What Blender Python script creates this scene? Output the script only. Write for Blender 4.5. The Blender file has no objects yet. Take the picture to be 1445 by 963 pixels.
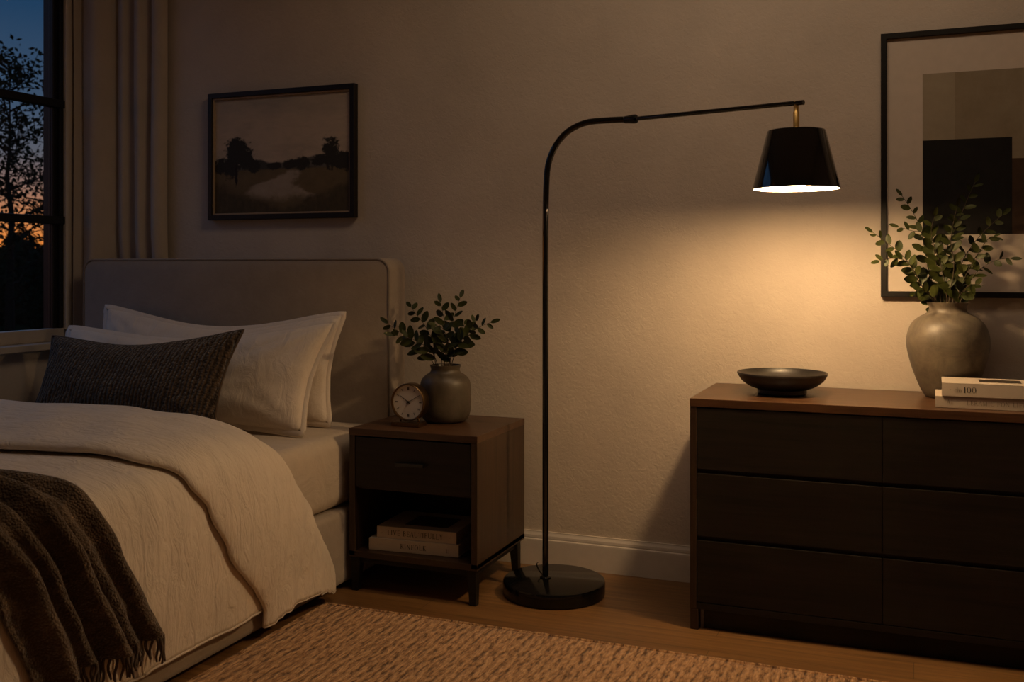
import bpy, bmesh, math, random
import numpy as np
from mathutils import Vector, Matrix, noise
PI = math.pi
C = bpy.context.scene.collection
scene = bpy.context.scene
random.seed(7)

# ------------------------------------------------------------------ camera
CAM_H, CAM_D, YAW = 1.12, 3.584, math.radians(21.61)
FPX, HOR = 1431.0, 376.3
cd = bpy.data.cameras.new('camera'); cam = bpy.data.objects.new('camera', cd); C.objects.link(cam)
cam.location = (0, -CAM_D, CAM_H); cam.rotation_euler = (PI/2, 0, YAW)
cd.sensor_width = 36; cd.lens = FPX/1445*36; cd.shift_y = -(481.5-HOR)/1445
cd.clip_start = .05; cd.clip_end = 300
cd.dof.use_dof = True; cd.dof.focus_distance = 3.3; cd.dof.aperture_fstop = 5.6
scene.camera = cam

# ------------------------------------------------------------------ exposure
vs = scene.view_settings
scene.display_settings.display_device = 'sRGB'
vs.view_transform = 'Standard'; vs.look = 'None'; vs.gamma = 1; vs.use_curve_mapping = False
vs.exposure = 0.0
LAMP_STRENGTH = 480.0
LAMP_COLOR = (1.0, .645, .315)
ROOM_FILL = 10.8  # strength of the added fill light
ROOM_COLOR = (1.0, .73, .49)
ROOM_POS = (-.40, -1.15, 2.90)
SKY = 2.0

# ------------------------------------------------------------------ dusk sky
w = bpy.data.worlds.new('dusk_sky'); scene.world = w; w.use_nodes = True
nt = w.node_tree; nt.nodes.clear()
tc = nt.nodes.new('ShaderNodeTexCoord'); sx = nt.nodes.new('ShaderNodeSeparateXYZ')
rp = nt.nodes.new('ShaderNodeValToRGB'); bg = nt.nodes.new('ShaderNodeBackground'); wo = nt.nodes.new('ShaderNodeOutputWorld')
mr = nt.nodes.new('ShaderNodeMapRange'); mr.inputs[1].default_value = -.1; mr.inputs[2].default_value = .6
nt.links.new(tc.outputs['Generated'], sx.inputs[0]); nt.links.new(sx.outputs['Z'], mr.inputs[0])
nt.links.new(mr.outputs[0], rp.inputs[0]); nt.links.new(rp.outputs[0], bg.inputs[0]); nt.links.new(bg.outputs[0], wo.inputs[0])
bg.inputs[1].default_value = SKY
el = rp.color_ramp.elements
def stop(z, c):
    p = (z+.1)/.7
    e = el.new(p); e.color = (*c, 1)
el[0].position = 0; el[0].color = (.01, .008, .006, 1); el[1].position = 1; el[1].color = (.05, .105, .21, 1)
stop(-.02, (.02, .012, .008)); stop(.015, (.50, .14, .02)); stop(.04, (.36, .125, .04)); stop(.072, (.15, .085, .066))
stop(.10, (.060, .058, .070)); stop(.14, (.028, .045, .075)); stop(.24, (.006, .024, .056)); stop(.34, (.036, .085, .175))

# ------------------------------------------------------------------ added fill light without a fixture, brightening the back wall from above
ld = bpy.data.lights.new('fill_light', 'AREA'); ld.shape = 'RECTANGLE'; ld.size = 1.4; ld.size_y = .5; ld.energy = ROOM_FILL; ld.color = ROOM_COLOR
lo = bpy.data.objects.new('fill_light', ld); C.objects.link(lo); lo.location = ROOM_POS

# ------------------------------------------------------------------ material helpers
def base_mat(name, col=(.5, .5, .5), rough=.6, metal=0.0, spec=.5, coat=0.0, sheen=0.0):
    m = bpy.data.materials.new(name); m.use_nodes = True
    b = m.node_tree.nodes['Principled BSDF']
    b.inputs['Base Color'].default_value = (*col, 1); b.inputs['Roughness'].default_value = rough
    b.inputs['Metallic'].default_value = metal; b.inputs['Specular IOR Level'].default_value = spec
    b.inputs['Coat Weight'].default_value = coat; b.inputs['Coat Roughness'].default_value = .05
    b.inputs['Sheen Weight'].default_value = sheen
    return m
def N(m, kind, **kw):
    n = m.node_tree.nodes.new(kind)
    for k, v in kw.items():
        if k in n.inputs.keys(): n.inputs[k].default_value = v
        else: setattr(n, k, v)
    return n
def L(m, a, b): m.node_tree.links.new(a, b)
def coords(m, scale=(1, 1, 1), rot=(0, 0, 0)):
    t = N(m, 'ShaderNodeTexCoord'); mp = N(m, 'ShaderNodeMapping')
    mp.inputs['Scale'].default_value = scale; mp.inputs['Rotation'].default_value = rot
    L(m, t.outputs['Object'], mp.inputs[0]); return mp.outputs[0]
def ramp(m, fac, stops):
    r = N(m, 'ShaderNodeValToRGB'); e = r.color_ramp.elements
    while len(e) > 1: e.remove(e[-1])
    e[0].position = stops[0][0]; e[0].color = (*stops[0][1], 1)
    for p, c in stops[1:]:
        k = e.new(p); k.color = (*c, 1)
    L(m, fac, r.inputs[0]); return r.outputs[0]
def noise_tex(m, vec, scale, detail=4, rough=.55, dist=0.0):
    n = N(m, 'ShaderNodeTexNoise'); n.inputs['Scale'].default_value = scale; n.inputs['Detail'].default_value = detail
    n.inputs['Roughness'].default_value = rough; n.inputs['Distortion'].default_value = dist
    L(m, vec, n.inputs['Vector']); return n.outputs['Fac']
def bump(m, h, strength, dist=.01, normal=None):
    b = N(m, 'ShaderNodeBump'); b.inputs['Strength'].default_value = strength; b.inputs['Distance'].default_value = dist
    L(m, h, b.inputs['Height'])
    if normal is not None: L(m, normal, b.inputs['Normal'])
    return b.outputs[0]
def finish(m, col=None, nrm=None, rough=None):
    b = m.node_tree.nodes['Principled BSDF']
    if col is not None: L(m, col, b.inputs['Base Color'])
    if nrm is not None: L(m, nrm, b.inputs['Normal'])
    if rough is not None: L(m, rough, b.inputs['Roughness'])
    return m
def mul(c, k): return tuple(min(1, v*k) for v in c)

def plaster(name, col):
    m = base_mat(name, col, .85, spec=.25)
    v = coords(m)
    big = noise_tex(m, v, 2.2, 5, .6)
    c = ramp(m, big, [(.3, mul(col, .90)), (.7, mul(col, 1.08))])
    f1 = noise_tex(m, v, 55, 5, .6, 1.2); f2 = noise_tex(m, v, 11, 3)
    n1 = bump(m, f1, .40, .004); n2 = bump(m, f2, .25, .008, n1)
    return finish(m, c, n2)
def paint(name, col, rough=.5):
    m = base_mat(name, col, rough, spec=.35); v = coords(m)
    f = noise_tex(m, v, 30, 3)
    return finish(m, ramp(m, f, [(.3, mul(col, .96)), (.7, mul(col, 1.03))]), bump(m, f, .06, .003))
def wood(name, dark, light, axis='x', rough=.42, scale=1.0, spec=.4):
    m = base_mat(name, dark, rough, spec=spec)
    s = {'x': (1.6, 26, 26), 'y': (26, 1.6, 26), 'z': (26, 26, 1.6)}[axis]
    v = coords(m, tuple(k*scale for k in s))
    g = noise_tex(m, v, 1.6, 7, .62, .7)
    s2 = {'x': (3, 160, 160), 'y': (160, 3, 160), 'z': (160, 160, 3)}[axis]
    v2 = coords(m, s2); p = noise_tex(m, v2, 1.2, 3)
    mx = N(m, 'ShaderNodeMath', operation='MULTIPLY_ADD'); L(m, p, mx.inputs[0]); mx.inputs[1].default_value = .35; L(m, g, mx.inputs[2])
    c = ramp(m, mx.outputs[0], [(.45, dark), (.62, tuple((a+b)/2 for a, b in zip(dark, light))), (.85, light)])
    return finish(m, c, bump(m, mx.outputs[0], .14, .0015))
def fabric(name, col, rough=.9, crease=.3, weave=700, var=.1, sheen=.25, crease_scale=9, stretch=(1, 1, 1)):
    m = base_mat(name, col, rough, spec=.2, sheen=sheen)
    v = coords(m); vv = coords(m, stretch)
    f = noise_tex(m, v, 7, 6, .65)
    wv = noise_tex(m, v, weave, 2)
    cr = noise_tex(m, vv, crease_scale, 6, .6, 1.4)
    c = ramp(m, f, [(.3, mul(col, 1-var)), (.7, mul(col, 1+var))])
    n1 = bump(m, wv, .25, .0012); n2 = bump(m, cr, crease, .012, n1)
    return finish(m, c, n2)
def knit(name, dark, light, axis_scale, strength=1.0, nub=170):
    m = base_mat(name, dark, .95, spec=.15, sheen=.3)
    v = coords(m, axis_scale)
    dn = N(m, 'ShaderNodeTexNoise'); dn.inputs['Scale'].default_value = 14; dn.inputs['Detail'].default_value = 3
    L(m, coords(m), dn.inputs['Vector'])
    wv = N(m, 'ShaderNodeTexWave'); wv.inputs['Scale'].default_value = 1; wv.inputs['Distortion'].default_value = 4.5
    wv.inputs['Detail'].default_value = 2; wv.inputs['Detail Scale'].default_value = 3
    L(m, v, wv.inputs['Vector'])
    vo = N(m, 'ShaderNodeTexVoronoi'); vo.inputs['Scale'].default_value = nub
    L(m, coords(m), vo.inputs['Vector'])
    inv = N(m, 'ShaderNodeMath', operation='SUBTRACT'); inv.inputs[0].default_value = 1; L(m, vo.outputs['Distance'], inv.inputs[1])
    ad = N(m, 'ShaderNodeMath', operation='MULTIPLY_ADD'); L(m, wv.outputs['Fac'], ad.inputs[0]); ad.inputs[1].default_value = .9; L(m, inv.outputs[0], ad.inputs[2])
    nz = noise_tex(m, coords(m), 60, 3)
    ad2 = N(m, 'ShaderNodeMath', operation='MULTIPLY_ADD'); L(m, nz, ad2.inputs[0]); ad2.inputs[1].default_value = .5; L(m, ad.outputs[0], ad2.inputs[2])
    hs = N(m, 'ShaderNodeMath', operation='MULTIPLY'); L(m, ad2.outputs[0], hs.inputs[0]); hs.inputs[1].default_value = .42
    c = ramp(m, hs.outputs[0], [(.35, dark), (.8, light)])
    return finish(m, c, bump(m, ad2.outputs[0], strength, .006))
def ceramic(name, c1, c2, rough=.38):
    m = base_mat(name, c1, rough, spec=.5); v = coords(m)
    f = noise_tex(m, v, 16, 7, .7, .6); s = noise_tex(m, v, 140, 3)
    r = N(m, 'ShaderNodeMapRange'); r.inputs[3].default_value = rough-.06; r.inputs[4].default_value = rough+.16; L(m, f, r.inputs[0])
    return finish(m, ramp(m, f, [(.32, c1), (.68, c2)]), bump(m, s, .12, .002), r.outputs[0])

M = {}
M['wall'] = plaster('plaster_wall', (.60, .515, .43))
M['ceiling'] = paint('ceiling_paint', (.72, .68, .62), .8)
M['white'] = paint('white_trim_paint', (.66, .60, .54), .45)
M['window_white'] = paint('shaded_white_window_paint', (.44, .39, .34), .45)  # white trim paint darkened: the dimness by the window is in the colour
M['window_black'] = paint('black_window_paint', (.012, .012, .013), .4)
M['glass'] = bpy.data.materials.new('window_glass'); M['glass'].use_nodes = True
_n = M['glass'].node_tree; _n.nodes.clear()
_o = _n.nodes.new('ShaderNodeOutputMaterial'); _mx = _n.nodes.new('ShaderNodeMixShader'); _t = _n.nodes.new('ShaderNodeBsdfTransparent')
_g = _n.nodes.new('ShaderNodeBsdfGlossy'); _g.inputs['Roughness'].default_value = .01; _lw = _n.nodes.new('ShaderNodeLayerWeight'); _lw.inputs[0].default_value = .5; _pw = _n.nodes.new('ShaderNodeMath'); _pw.operation = 'POWER'; _pw.inputs[1].default_value = 5
_f = _n.nodes.new('ShaderNodeMath'); _f.operation = 'MULTIPLY_ADD'; _f.inputs[1].default_value = .9; _f.inputs[2].default_value = .03; _n.links.new(_lw.outputs['Facing'], _pw.inputs[0]); _n.links.new(_pw.outputs[0], _f.inputs[0])
_t.inputs[0].default_value = (.93, .96, .97, 1)
_n.links.new(_f.outputs[0], _mx.inputs[0]); _n.links.new(_t.outputs[0], _mx.inputs[1]); _n.links.new(_g.outputs[0], _mx.inputs[2]); _n.links.new(_mx.outputs[0], _o.inputs[0])
M['dark_wood'] = wood('espresso_oak_shaded', (.008, .0062, .0047), (.021, .0152, .011), 'x', .5, spec=.25)  # same oak as sides and tops, darkened so the fronts look shaded
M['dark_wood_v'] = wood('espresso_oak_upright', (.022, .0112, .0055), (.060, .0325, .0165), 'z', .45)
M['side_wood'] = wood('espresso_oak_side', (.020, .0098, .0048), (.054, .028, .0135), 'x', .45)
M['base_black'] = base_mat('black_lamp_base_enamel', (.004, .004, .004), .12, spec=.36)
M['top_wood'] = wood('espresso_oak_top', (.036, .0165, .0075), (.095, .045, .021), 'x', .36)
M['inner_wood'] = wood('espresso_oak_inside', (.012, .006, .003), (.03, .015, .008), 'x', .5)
M['black_gloss'] = base_mat('glossy_black_enamel', (.004, .004, .004), .09, spec=.5, coat=.6)
M['black_satin'] = base_mat('satin_black_steel', (.004, .004, .004), .35, spec=.45)
M['brass'] = base_mat('aged_brass', (.85, .58, .22), .42, metal=1)
M['bronze'] = base_mat('bronze_clock_case', (.20, .12, .055), .35, metal=1)
M['shade_white'] = base_mat('white_shade_lining', (.86, .82, .74), .6)
M['dial'] = paint('clock_dial_paint', (.80, .72, .60), .5)
M['ink'] = base_mat('printed_black_ink', (.012, .010, .009), .7)
M['ink_faint'] = base_mat('printed_grey_ink', (.20, .16, .12), .7)
M['linen'] = fabric('oatmeal_linen', (.78, .67, .55), .9, .75, 600, .05, .2, 13, (.9, 2.4, .8))
M['pillow'] = fabric('cream_pillow_linen', (.78, .67, .55), .9, .5, 600, .05, .2, 9, (1.6, 1, 1))
M['sheet'] = fabric('taupe_sheet_cotton', (.56, .465, .365), .88, .7, 700, .05, .15, 6)
M['upholstery'] = fabric('greige_upholstery', (.37, .30, .235), .95, .12, 420, .10, .3, 30)
M['piping'] = fabric('upholstery_piping', (.26, .21, .165), .95, .1, 420, .06, .3, 30)
M['linen_edge'] = fabric('linen_piping', (.62, .52, .42), .9, .1, 600, .05, .2, 20)
M['curtain'] = fabric('taupe_curtain_linen', (.50, .42, .34), .95, .10, 520, .06, .15, 30, (2, 2, .4))
M['knit'] = knit('brown_ribbed_knit', (.026, .016, .009), (.125, .082, .050), (19, 5, 5), 1.0, 110)
M['throw'] = knit('brown_wool_throw', (.085, .056, .033), (.165, .112, .070), (3, 9, 9), .75, 170)
M['tassel'] = base_mat('brown_wool_tassel', (.095, .063, .040), .95, spec=.1, sheen=.3)
M['olive_ceramic'] = ceramic('grey_brown_stoneware', (.050, .038, .025), (.092, .070, .047), .40)
M['pale_ceramic'] = ceramic('pale_stoneware', (.070, .058, .043), (.175, .142, .102), .42)
M['bowl'] = ceramic('charcoal_stoneware', (.016, .014, .012), (.032, .027, .022), .36)
M['leaf'] = base_mat('green_leaf', (.045, .065, .014), .5, spec=.2)
_v = coords(M['leaf']); _f = noise_tex(M['leaf'], _v, 22, 3)
finish(M['leaf'], ramp(M['leaf'], _f, [(.3, (.015, .022, .004)), (.7, (.042, .047, .009))]))
M['stem'] = base_mat('brown_stem', (.045, .030, .015), .7)
M['cover'] = paint('cream_book_cloth', (.53, .45, .365), .6)
M['cover2'] = paint('pale_book_cloth', (.48, .405, .325), .6)
M['pages'] = paint('book_pages', (.56, .49, .38), .8)
M['picture_dark'] = paint('dark_cover_print', (.05, .038, .028), .4)
M['frame_black'] = wood('black_picture_frame', (.004, .0035, .003), (.010, .008, .006), 'x', .4)
M['gold'] = base_mat('thin_gilt_edge', (.40, .29, .18), .5)
M['mat_board'] = paint('cream_mat_board', (.60, .51, .425), .8)

def lens_floor():
    m = base_mat('oak_floor', (.25, .12, .04), .38, spec=.45)
    v = coords(m)
    br = N(m, 'ShaderNodeTexBrick'); L(m, v, br.inputs['Vector'])
    br.inputs['Color1'].default_value = (.30, .30, .30, 1); br.inputs['Color2'].default_value = (.75, .75, .75, 1); br.inputs['Mortar'].default_value = (0, 0, 0, 1)
    br.inputs['Scale'].default_value = 1; br.inputs['Brick Width'].default_value = 1.5; br.inputs['Row Height'].default_value = .125
    br.inputs['Mortar Size'].default_value = .0012; br.inputs['Bias'].default_value = 0; br.offset = .37
    g = noise_tex(m, coords(m, (1.5, 30, 1)), 1.8, 7, .6, .6)
    c = ramp(m, g, [(.3, (.135, .066, .022)), (.55, (.225, .115, .041)), (.8, (.32, .172, .066))])
    mx = N(m, 'ShaderNodeMixRGB', blend_type='MULTIPLY'); mx.inputs[0].default_value = .8; L(m, c, mx.inputs[1])
    tone = ramp(m, br.outputs['Color'], [(0, (.22, .2, .18)), (.28, (.72, .70, .68)), (.8, (1, 1, 1))]); L(m, tone, mx.inputs[2])
    return finish(m, mx.outputs[0], bump(m, br.outputs['Fac'], -.25, .002))
M['floor'] = lens_floor()
def rug_mat():
    m = base_mat('woven_jute', (.4, .24, .12), .95, spec=.15, sheen=.2)
    wv = N(m, 'ShaderNodeTexWave'); wv.inputs['Scale'].default_value = 1; wv.inputs['Distortion'].default_value = 5; wv.inputs['Detail'].default_value = 3
    wv.inputs['Detail Scale'].default_value = 2.2; wv.bands_direction = 'X'
    L(m, coords(m, (11.5, 7, 1)), wv.inputs['Vector'])
    n1 = noise_tex(m, coords(m, (1.5, .30, 1)), 100, 4, .6, 1.0)
    vo = N(m, 'ShaderNodeTexVoronoi'); vo.inputs['Scale'].default_value = 85; L(m, coords(m, (1.7, .42, 1)), vo.inputs['Vector'])
    inv = N(m, 'ShaderNodeMath', operation='SUBTRACT'); inv.inputs[0].default_value = 1; L(m, vo.outputs['Distance'], inv.inputs[1])
    a = N(m, 'ShaderNodeMath', operation='MULTIPLY_ADD'); L(m, wv.outputs['Fac'], a.inputs[0]); a.inputs[1].default_value = .30; L(m, n1, a.inputs[2])
    b = N(m, 'ShaderNodeMath', operation='MULTIPLY_ADD'); L(m, inv.outputs[0], b.inputs[0]); b.inputs[1].default_value = .55; L(m, a.outputs[0], b.inputs[2])
    s = N(m, 'ShaderNodeMath', operation='MULTIPLY'); L(m, b.outputs[0], s.inputs[0]); s.inputs[1].default_value = .72
    c = ramp(m, s.outputs[0], [(.42, (.13, .058, .021)), (.62, (.46, .245, .108)), (.85, (.70, .42, .215))])
    return finish(m, c, bump(m, b.outputs[0], .9, .012))
M['rug'] = rug_mat()

# ------------------------------------------------------------------ mesh helpers
def new_bm(): return bmesh.new()
def wloc(o):
    v = Vector((0, 0, 0))
    while o is not None: v = v + o.location; o = o.parent
    return v
def obj(name, bm, mat, parent=None, smooth=False, local=False, autosmooth=None):
    """link bm as one mesh object; vertices are world positions unless local"""
    if parent is not None and not local:
        o0 = wloc(parent)
        for v in bm.verts: v.co = v.co - o0
    me = bpy.data.meshes.new(name)
    bm.normal_update(); bm.to_mesh(me); bm.free()
    for mt in (mat if isinstance(mat, (list, tuple)) else [mat]): me.materials.append(mt)
    if smooth or autosmooth:
        me.polygons.foreach_set('use_smooth', [True]*len(me.polygons))
    if autosmooth: me.set_sharp_from_angle(angle=math.radians(autosmooth))
    o = bpy.data.objects.new(name, me); C.objects.link(o)
    if parent is not None: o.parent = parent
    return o
def tag(o, label, cat, group=None):
    o['label'] = label; o['category'] = cat
    if group: o['group'] = group
    return o
def thing(name, label, cat, loc=(0, 0, 0), rotz=0, group=None):
    o = bpy.data.objects.new(name, None); C.objects.link(o); o.empty_display_size = .05
    o.location = loc; o.rotation_euler = (0, 0, rotz)
    return tag(o, label, cat, group)
def struct(name, bm, mat, parent=None, **k):
    o = obj(name, bm, mat, parent, **k)
    if parent is None: o['kind'] = 'structure'
    return o
def box(bm, x0, x1, y0, y1, z0, z1, bevel=0.0, seg=2, mi=0):
    vs = [bm.verts.new(p) for p in ((x0, y0, z0), (x1, y0, z0), (x1, y1, z0), (x0, y1, z0), (x0, y0, z1), (x1, y0, z1), (x1, y1, z1), (x0, y1, z1))]
    fs = [bm.faces.new([vs[i] for i in f]) for f in ((3, 2, 1, 0), (4, 5, 6, 7), (0, 1, 5, 4), (1, 2, 6, 5), (2, 3, 7, 6), (3, 0, 4, 7))]
    for f in fs: f.material_index = mi
    if bevel > 0:
        es = list({e for f in fs for e in f.edges})
        bmesh.ops.bevel(bm, geom=es, offset=bevel, segments=seg, profile=.5, affect='EDGES')
    return bm
def quickbox(*a, **k): return box(new_bm(), *a, **k)
def lathe(bm, prof, cx, cy, n=64, close=False):
    rings = []
    for r, z in prof:
        if r < 1e-6: rings.append([bm.verts.new((cx, cy, z))])
        else: rings.append([bm.verts.new((cx+r*math.cos(2*PI*i/n), cy+r*math.sin(2*PI*i/n), z)) for i in range(n)])
    for a, b in zip(rings, rings[1:]):
        for i in range(n):
            j = (i+1) % n
            if len(a) == 1 and len(b) == 1: continue
            if len(a) == 1: bm.faces.new((a[0], b[j], b[i]))
            elif len(b) == 1: bm.faces.new((a[i], a[j], b[0]))
            else: bm.faces.new((a[i], a[j], b[j], b[i]))
    bmesh.ops.recalc_face_normals(bm, faces=bm.faces[:]) if close else None
    return bm
def catmull(P, n, closed=False):
    P = [Vector(p) for p in P]; out = []
    m = len(P)
    segs = m if closed else m-1
    dense = []
    for i in range(segs):
        if closed: p0, p1, p2, p3 = P[(i-1) % m], P[i], P[(i+1) % m], P[(i+2) % m]
        else: p0, p1, p2, p3 = P[max(i-1, 0)], P[i], P[i+1], P[min(i+2, m-1)]
        for k in range(16):
            t = k/16
            dense.append(.5*((2*p1)+(p2-p0)*t+(2*p0-5*p1+4*p2-p3)*t*t+(3*p1-p0-3*p2+p3)*t**3))
    dense.append(P[0] if closed else P[-1])
    L_ = [0]
    for a, b in zip(dense, dense[1:]): L_.append(L_[-1]+(b-a).length)
    k = 0
    for i in range(n):
        s = L_[-1]*i/(n-1 if not closed else n)
        while k < len(L_)-2 and L_[k+1] < s: k += 1
        d = L_[k+1]-L_[k]; t = 0 if d < 1e-9 else (s-L_[k])/d
        out.append(dense[k].lerp(dense[k+1], min(1, max(0, t))))
    return out
def tube(bm, pts, rad, n=10, caps=True, closed=False):
    pts = [Vector(p) for p in pts]; m = len(pts)
    rad = rad if isinstance(rad, (list, tuple)) else [rad]*m
    rings = []; up = None
    for i, p in enumerate(pts):
        if closed: t = pts[(i+1) % m]-pts[i-1]
        else: t = pts[min(i+1, m-1)]-pts[max(i-1, 0)]
        t.normalize()
        if up is None:
            up = Vector((0, 0, 1)) if abs(t.z) < .9 else Vector((1, 0, 0))
        up = (up-t*up.dot(t)).normalized(); sd = t.cross(up)
        rings.append([bm.verts.new(p+(up*math.cos(2*PI*k/n)+sd*math.sin(2*PI*k/n))*rad[i]) for k in range(n)])
    pr = list(zip(rings, rings[1:]))
    if closed: pr.append((rings[-1], rings[0]))
    for a, b in pr:
        for k in range(n):
            bm.faces.new((a[k], b[k], b[(k+1) % n], a[(k+1) % n]))
    if caps and not closed:
        bm.faces.new(rings[0]); bm.faces.new(rings[-1][::-1])
    return bm
def quick_tube(*a, **k): return tube(new_bm(), *a, **k)
def grid(bm, P, flip=False):
    V = [[bm.verts.new(p) for p in row] for row in P]
    for a, b in zip(V, V[1:]):
        for i in range(len(a)-1):
            q = (a[i], a[i+1], b[i+1], b[i])
            bm.faces.new(q[::-1] if flip else q)
    return V
def ray(u, v):
    a = (u-722.5)/FPX; b = -(v-HOR)/FPX
    return Vector((a*math.cos(YAW)-math.sin(YAW), a*math.sin(YAW)+math.cos(YAW), b))
def at_y(u, v, y):
    r = ray(u, v); o = Vector((0, -CAM_D, CAM_H)); return o+r*((y+CAM_D)/r.y)
def nz(x, y, z=0.0): return noise.noise(Vector((x, y, z)))
def sstep(a, b, x):
    t = min(1, max(0, (x-a)/(b-a))); return t*t*(3-2*t)

# ------------------------------------------------------------------ THE SETTING
XL, XR, YF, ZC = -3.45, 2.3, -5.0, 2.95
struct('floor', quickbox(XL-.12, XR+.12, YF-.12, .12, -.08, 0), M['floor'])
struct('ceiling', quickbox(XL-.12, XR+.12, YF-.12, .12, ZC, ZC+.1), M['ceiling'])
struct('wall_back', quickbox(XL-.12, XR+.12, 0, .12, 0, ZC), M['wall'])
struct('wall_right', quickbox(XR, XR+.12, YF, 0, 0, ZC), M['wall'])
struct('wall_front', quickbox(XL-.12, XR+.12, YF-.12, YF, 0, ZC), M['wall'])
WY0, WY1, WZ0, WZ1 = -1.95, -.165, .845, 2.80          # window opening in the left wall
b = new_bm()
box(b, XL-.12, XL, YF, WY0, 0, ZC); box(b, XL-.12, XL, WY1, 0, 0, ZC)
box(b, XL-.12, XL, WY0, WY1, 0, WZ0-.05); box(b, XL-.12, XL, WY0, WY1, WZ1, ZC)
struct('wall_left', b, M['wall'])
def skirting(bm, p0, p1, nrm):
    prof = [(0, 0), (.017, 0), (.017, .092), (.0165, .097), (.013, .100), (.0135, .104), (.0125, .112), (.009, .119), (.0075, .123), (.0075, .1265), (0, .1265)]
    A = [bm.verts.new((p0[0]+nrm[0]*d, p0[1]+nrm[1]*d, z)) for d, z in prof]
    B = [bm.verts.new((p1[0]+nrm[0]*d, p1[1]+nrm[1]*d, z)) for d, z in prof]
    k = len(prof)
    for i in range(k): bm.faces.new((A[i], A[(i+1) % k], B[(i+1) % k], B[i]))
    bm.faces.new(A[::-1]); bm.faces.new(B); bmesh.ops.recalc_face_normals(bm, faces=bm.faces[:]); return bm
struct('baseboard_back', skirting(new_bm(), (XL, 0), (XR, 0), (0, -1)), M['white'])
struct('baseboard_left', skirting(new_bm(), (XL, YF), (XL, -.02), (1, 0)), M['white'])
struct('baseboard_right', skirting(new_bm(), (XR, YF), (XR, -.02), (-1, 0)), M['white'])

# window: white liner, black steel frame with bars, one pane per opening
win = bpy.data.objects.new('window_1', None); C.objects.link(win); win['kind'] = 'structure'; win.location = (XL, (WY0+WY1)/2, WZ0)
b = new_bm()
box(b, XL-.022, XL+.004, WY1-.014, WY1, WZ0, WZ1, .002); box(b, XL-.022, XL+.004, WY0, WY0+.014, WZ0, WZ1, .002); box(b, XL-.022, XL+.004, WY0, WY1, WZ1-.014, WZ1, .002)
obj('window_liner', b, M['white'], win)
fy0, fy1, fz0, fz1 = WY0+.014, WY1-.014, WZ0, WZ1-.014
b = new_bm()
SW = .046
for (y0, y1, z0, z1) in ((fy1-SW, fy1, fz0, fz1), (fy0, fy0+SW, fz0, fz1), (fy0+SW, fy1-SW, fz1-.05, fz1)):
    box(b, XL-.050, XL-.024, y0, y1, z0, z1, .003)
box(b, XL-.024, XL-.010, fy1-.022, fy1, fz0, fz1, .002); box(b, XL-.024, XL-.010, fy0, fy0+.022, fz0, fz1, .002)
for y0, y1 in ((fy1-.002, WY1), (WY0, fy0+.002)): box(b, XL-.125, XL-.023, y0, y1, fz0, WZ1)
obj('window_frame', b, M['window_black'], win)
obj('bottom_rail', quickbox(XL-.055, XL-.005, fy0, fy1, WZ0-.048, WZ0+.006, .003), M['window_white'], win)
zb = (1.322, 1.829, 2.336)
for z in zb: obj('glazing_bar', quickbox(XL-.045, XL-.001, fy0, fy1, z-.017, z+.017, .003), M['window_black'], win)
ym = (fy0+fy1)/2
obj('mullion', quickbox(XL-.045, XL-.010, ym-.018, ym+.018, fz0, fz1, .003), M['window_black'], win)
zz = [fz0+.006, *zb, fz1-.05]
for z0, z1 in zip(zz, zz[1:]):
    for y0, y1 in ((fy0+SW, ym-.018), (ym+.018, fy1-SW)):
        obj('pane', quickbox(XL-.040, XL-.036, y0, y1, z0+.017 if z0 > fz0+.01 else z0, z1-.017 if z1 < fz1-.06 else z1), M['glass'], win)
struct('trim_1', quickbox(XL-.10, XL+.075, WY0-.08, WY1+.05, WZ0-.076, WZ0-.048, .004), M['window_white'])   # window sill board

# ------------------------------------------------------------------ OUTSIDE
gm = base_mat('dusk_grass', (.02, .025, .012), .95, spec=0)
_f = noise_tex(gm, coords(gm), 3, 5); finish(gm, ramp(gm, _f, [(.3, (.003, .004, .002)), (.7, (.008, .010, .005))]))
struct('ground', quickbox(-90, XL-.13, -60, 90, -.5, -.3), gm)
M['far_leaf'] = base_mat('dusk_tree_leaf', (.009, .013, .006), .9, spec=.05); M['bark'] = base_mat('dusk_bark', (.012, .010, .008), .9, spec=.05)
def out_pt(u, depth, z):
    r = ray(u, HOR); o = Vector((0, -CAM_D, 0)) + Vector((r.x, r.y, 0))*depth; o.z = z; return o
def leaf_quad(bm, p, s, rnd):
    d = Vector((rnd.uniform(-1, 1), rnd.uniform(-1, 1), rnd.uniform(-1, 1))).normalized()
    e = d.orthogonal().normalized()*s*.5
    vs = [bm.verts.new(p-d*s), bm.verts.new(p+e), bm.verts.new(p+d*s), bm.verts.new(p-e)]
    bm.faces.new(vs)
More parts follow.
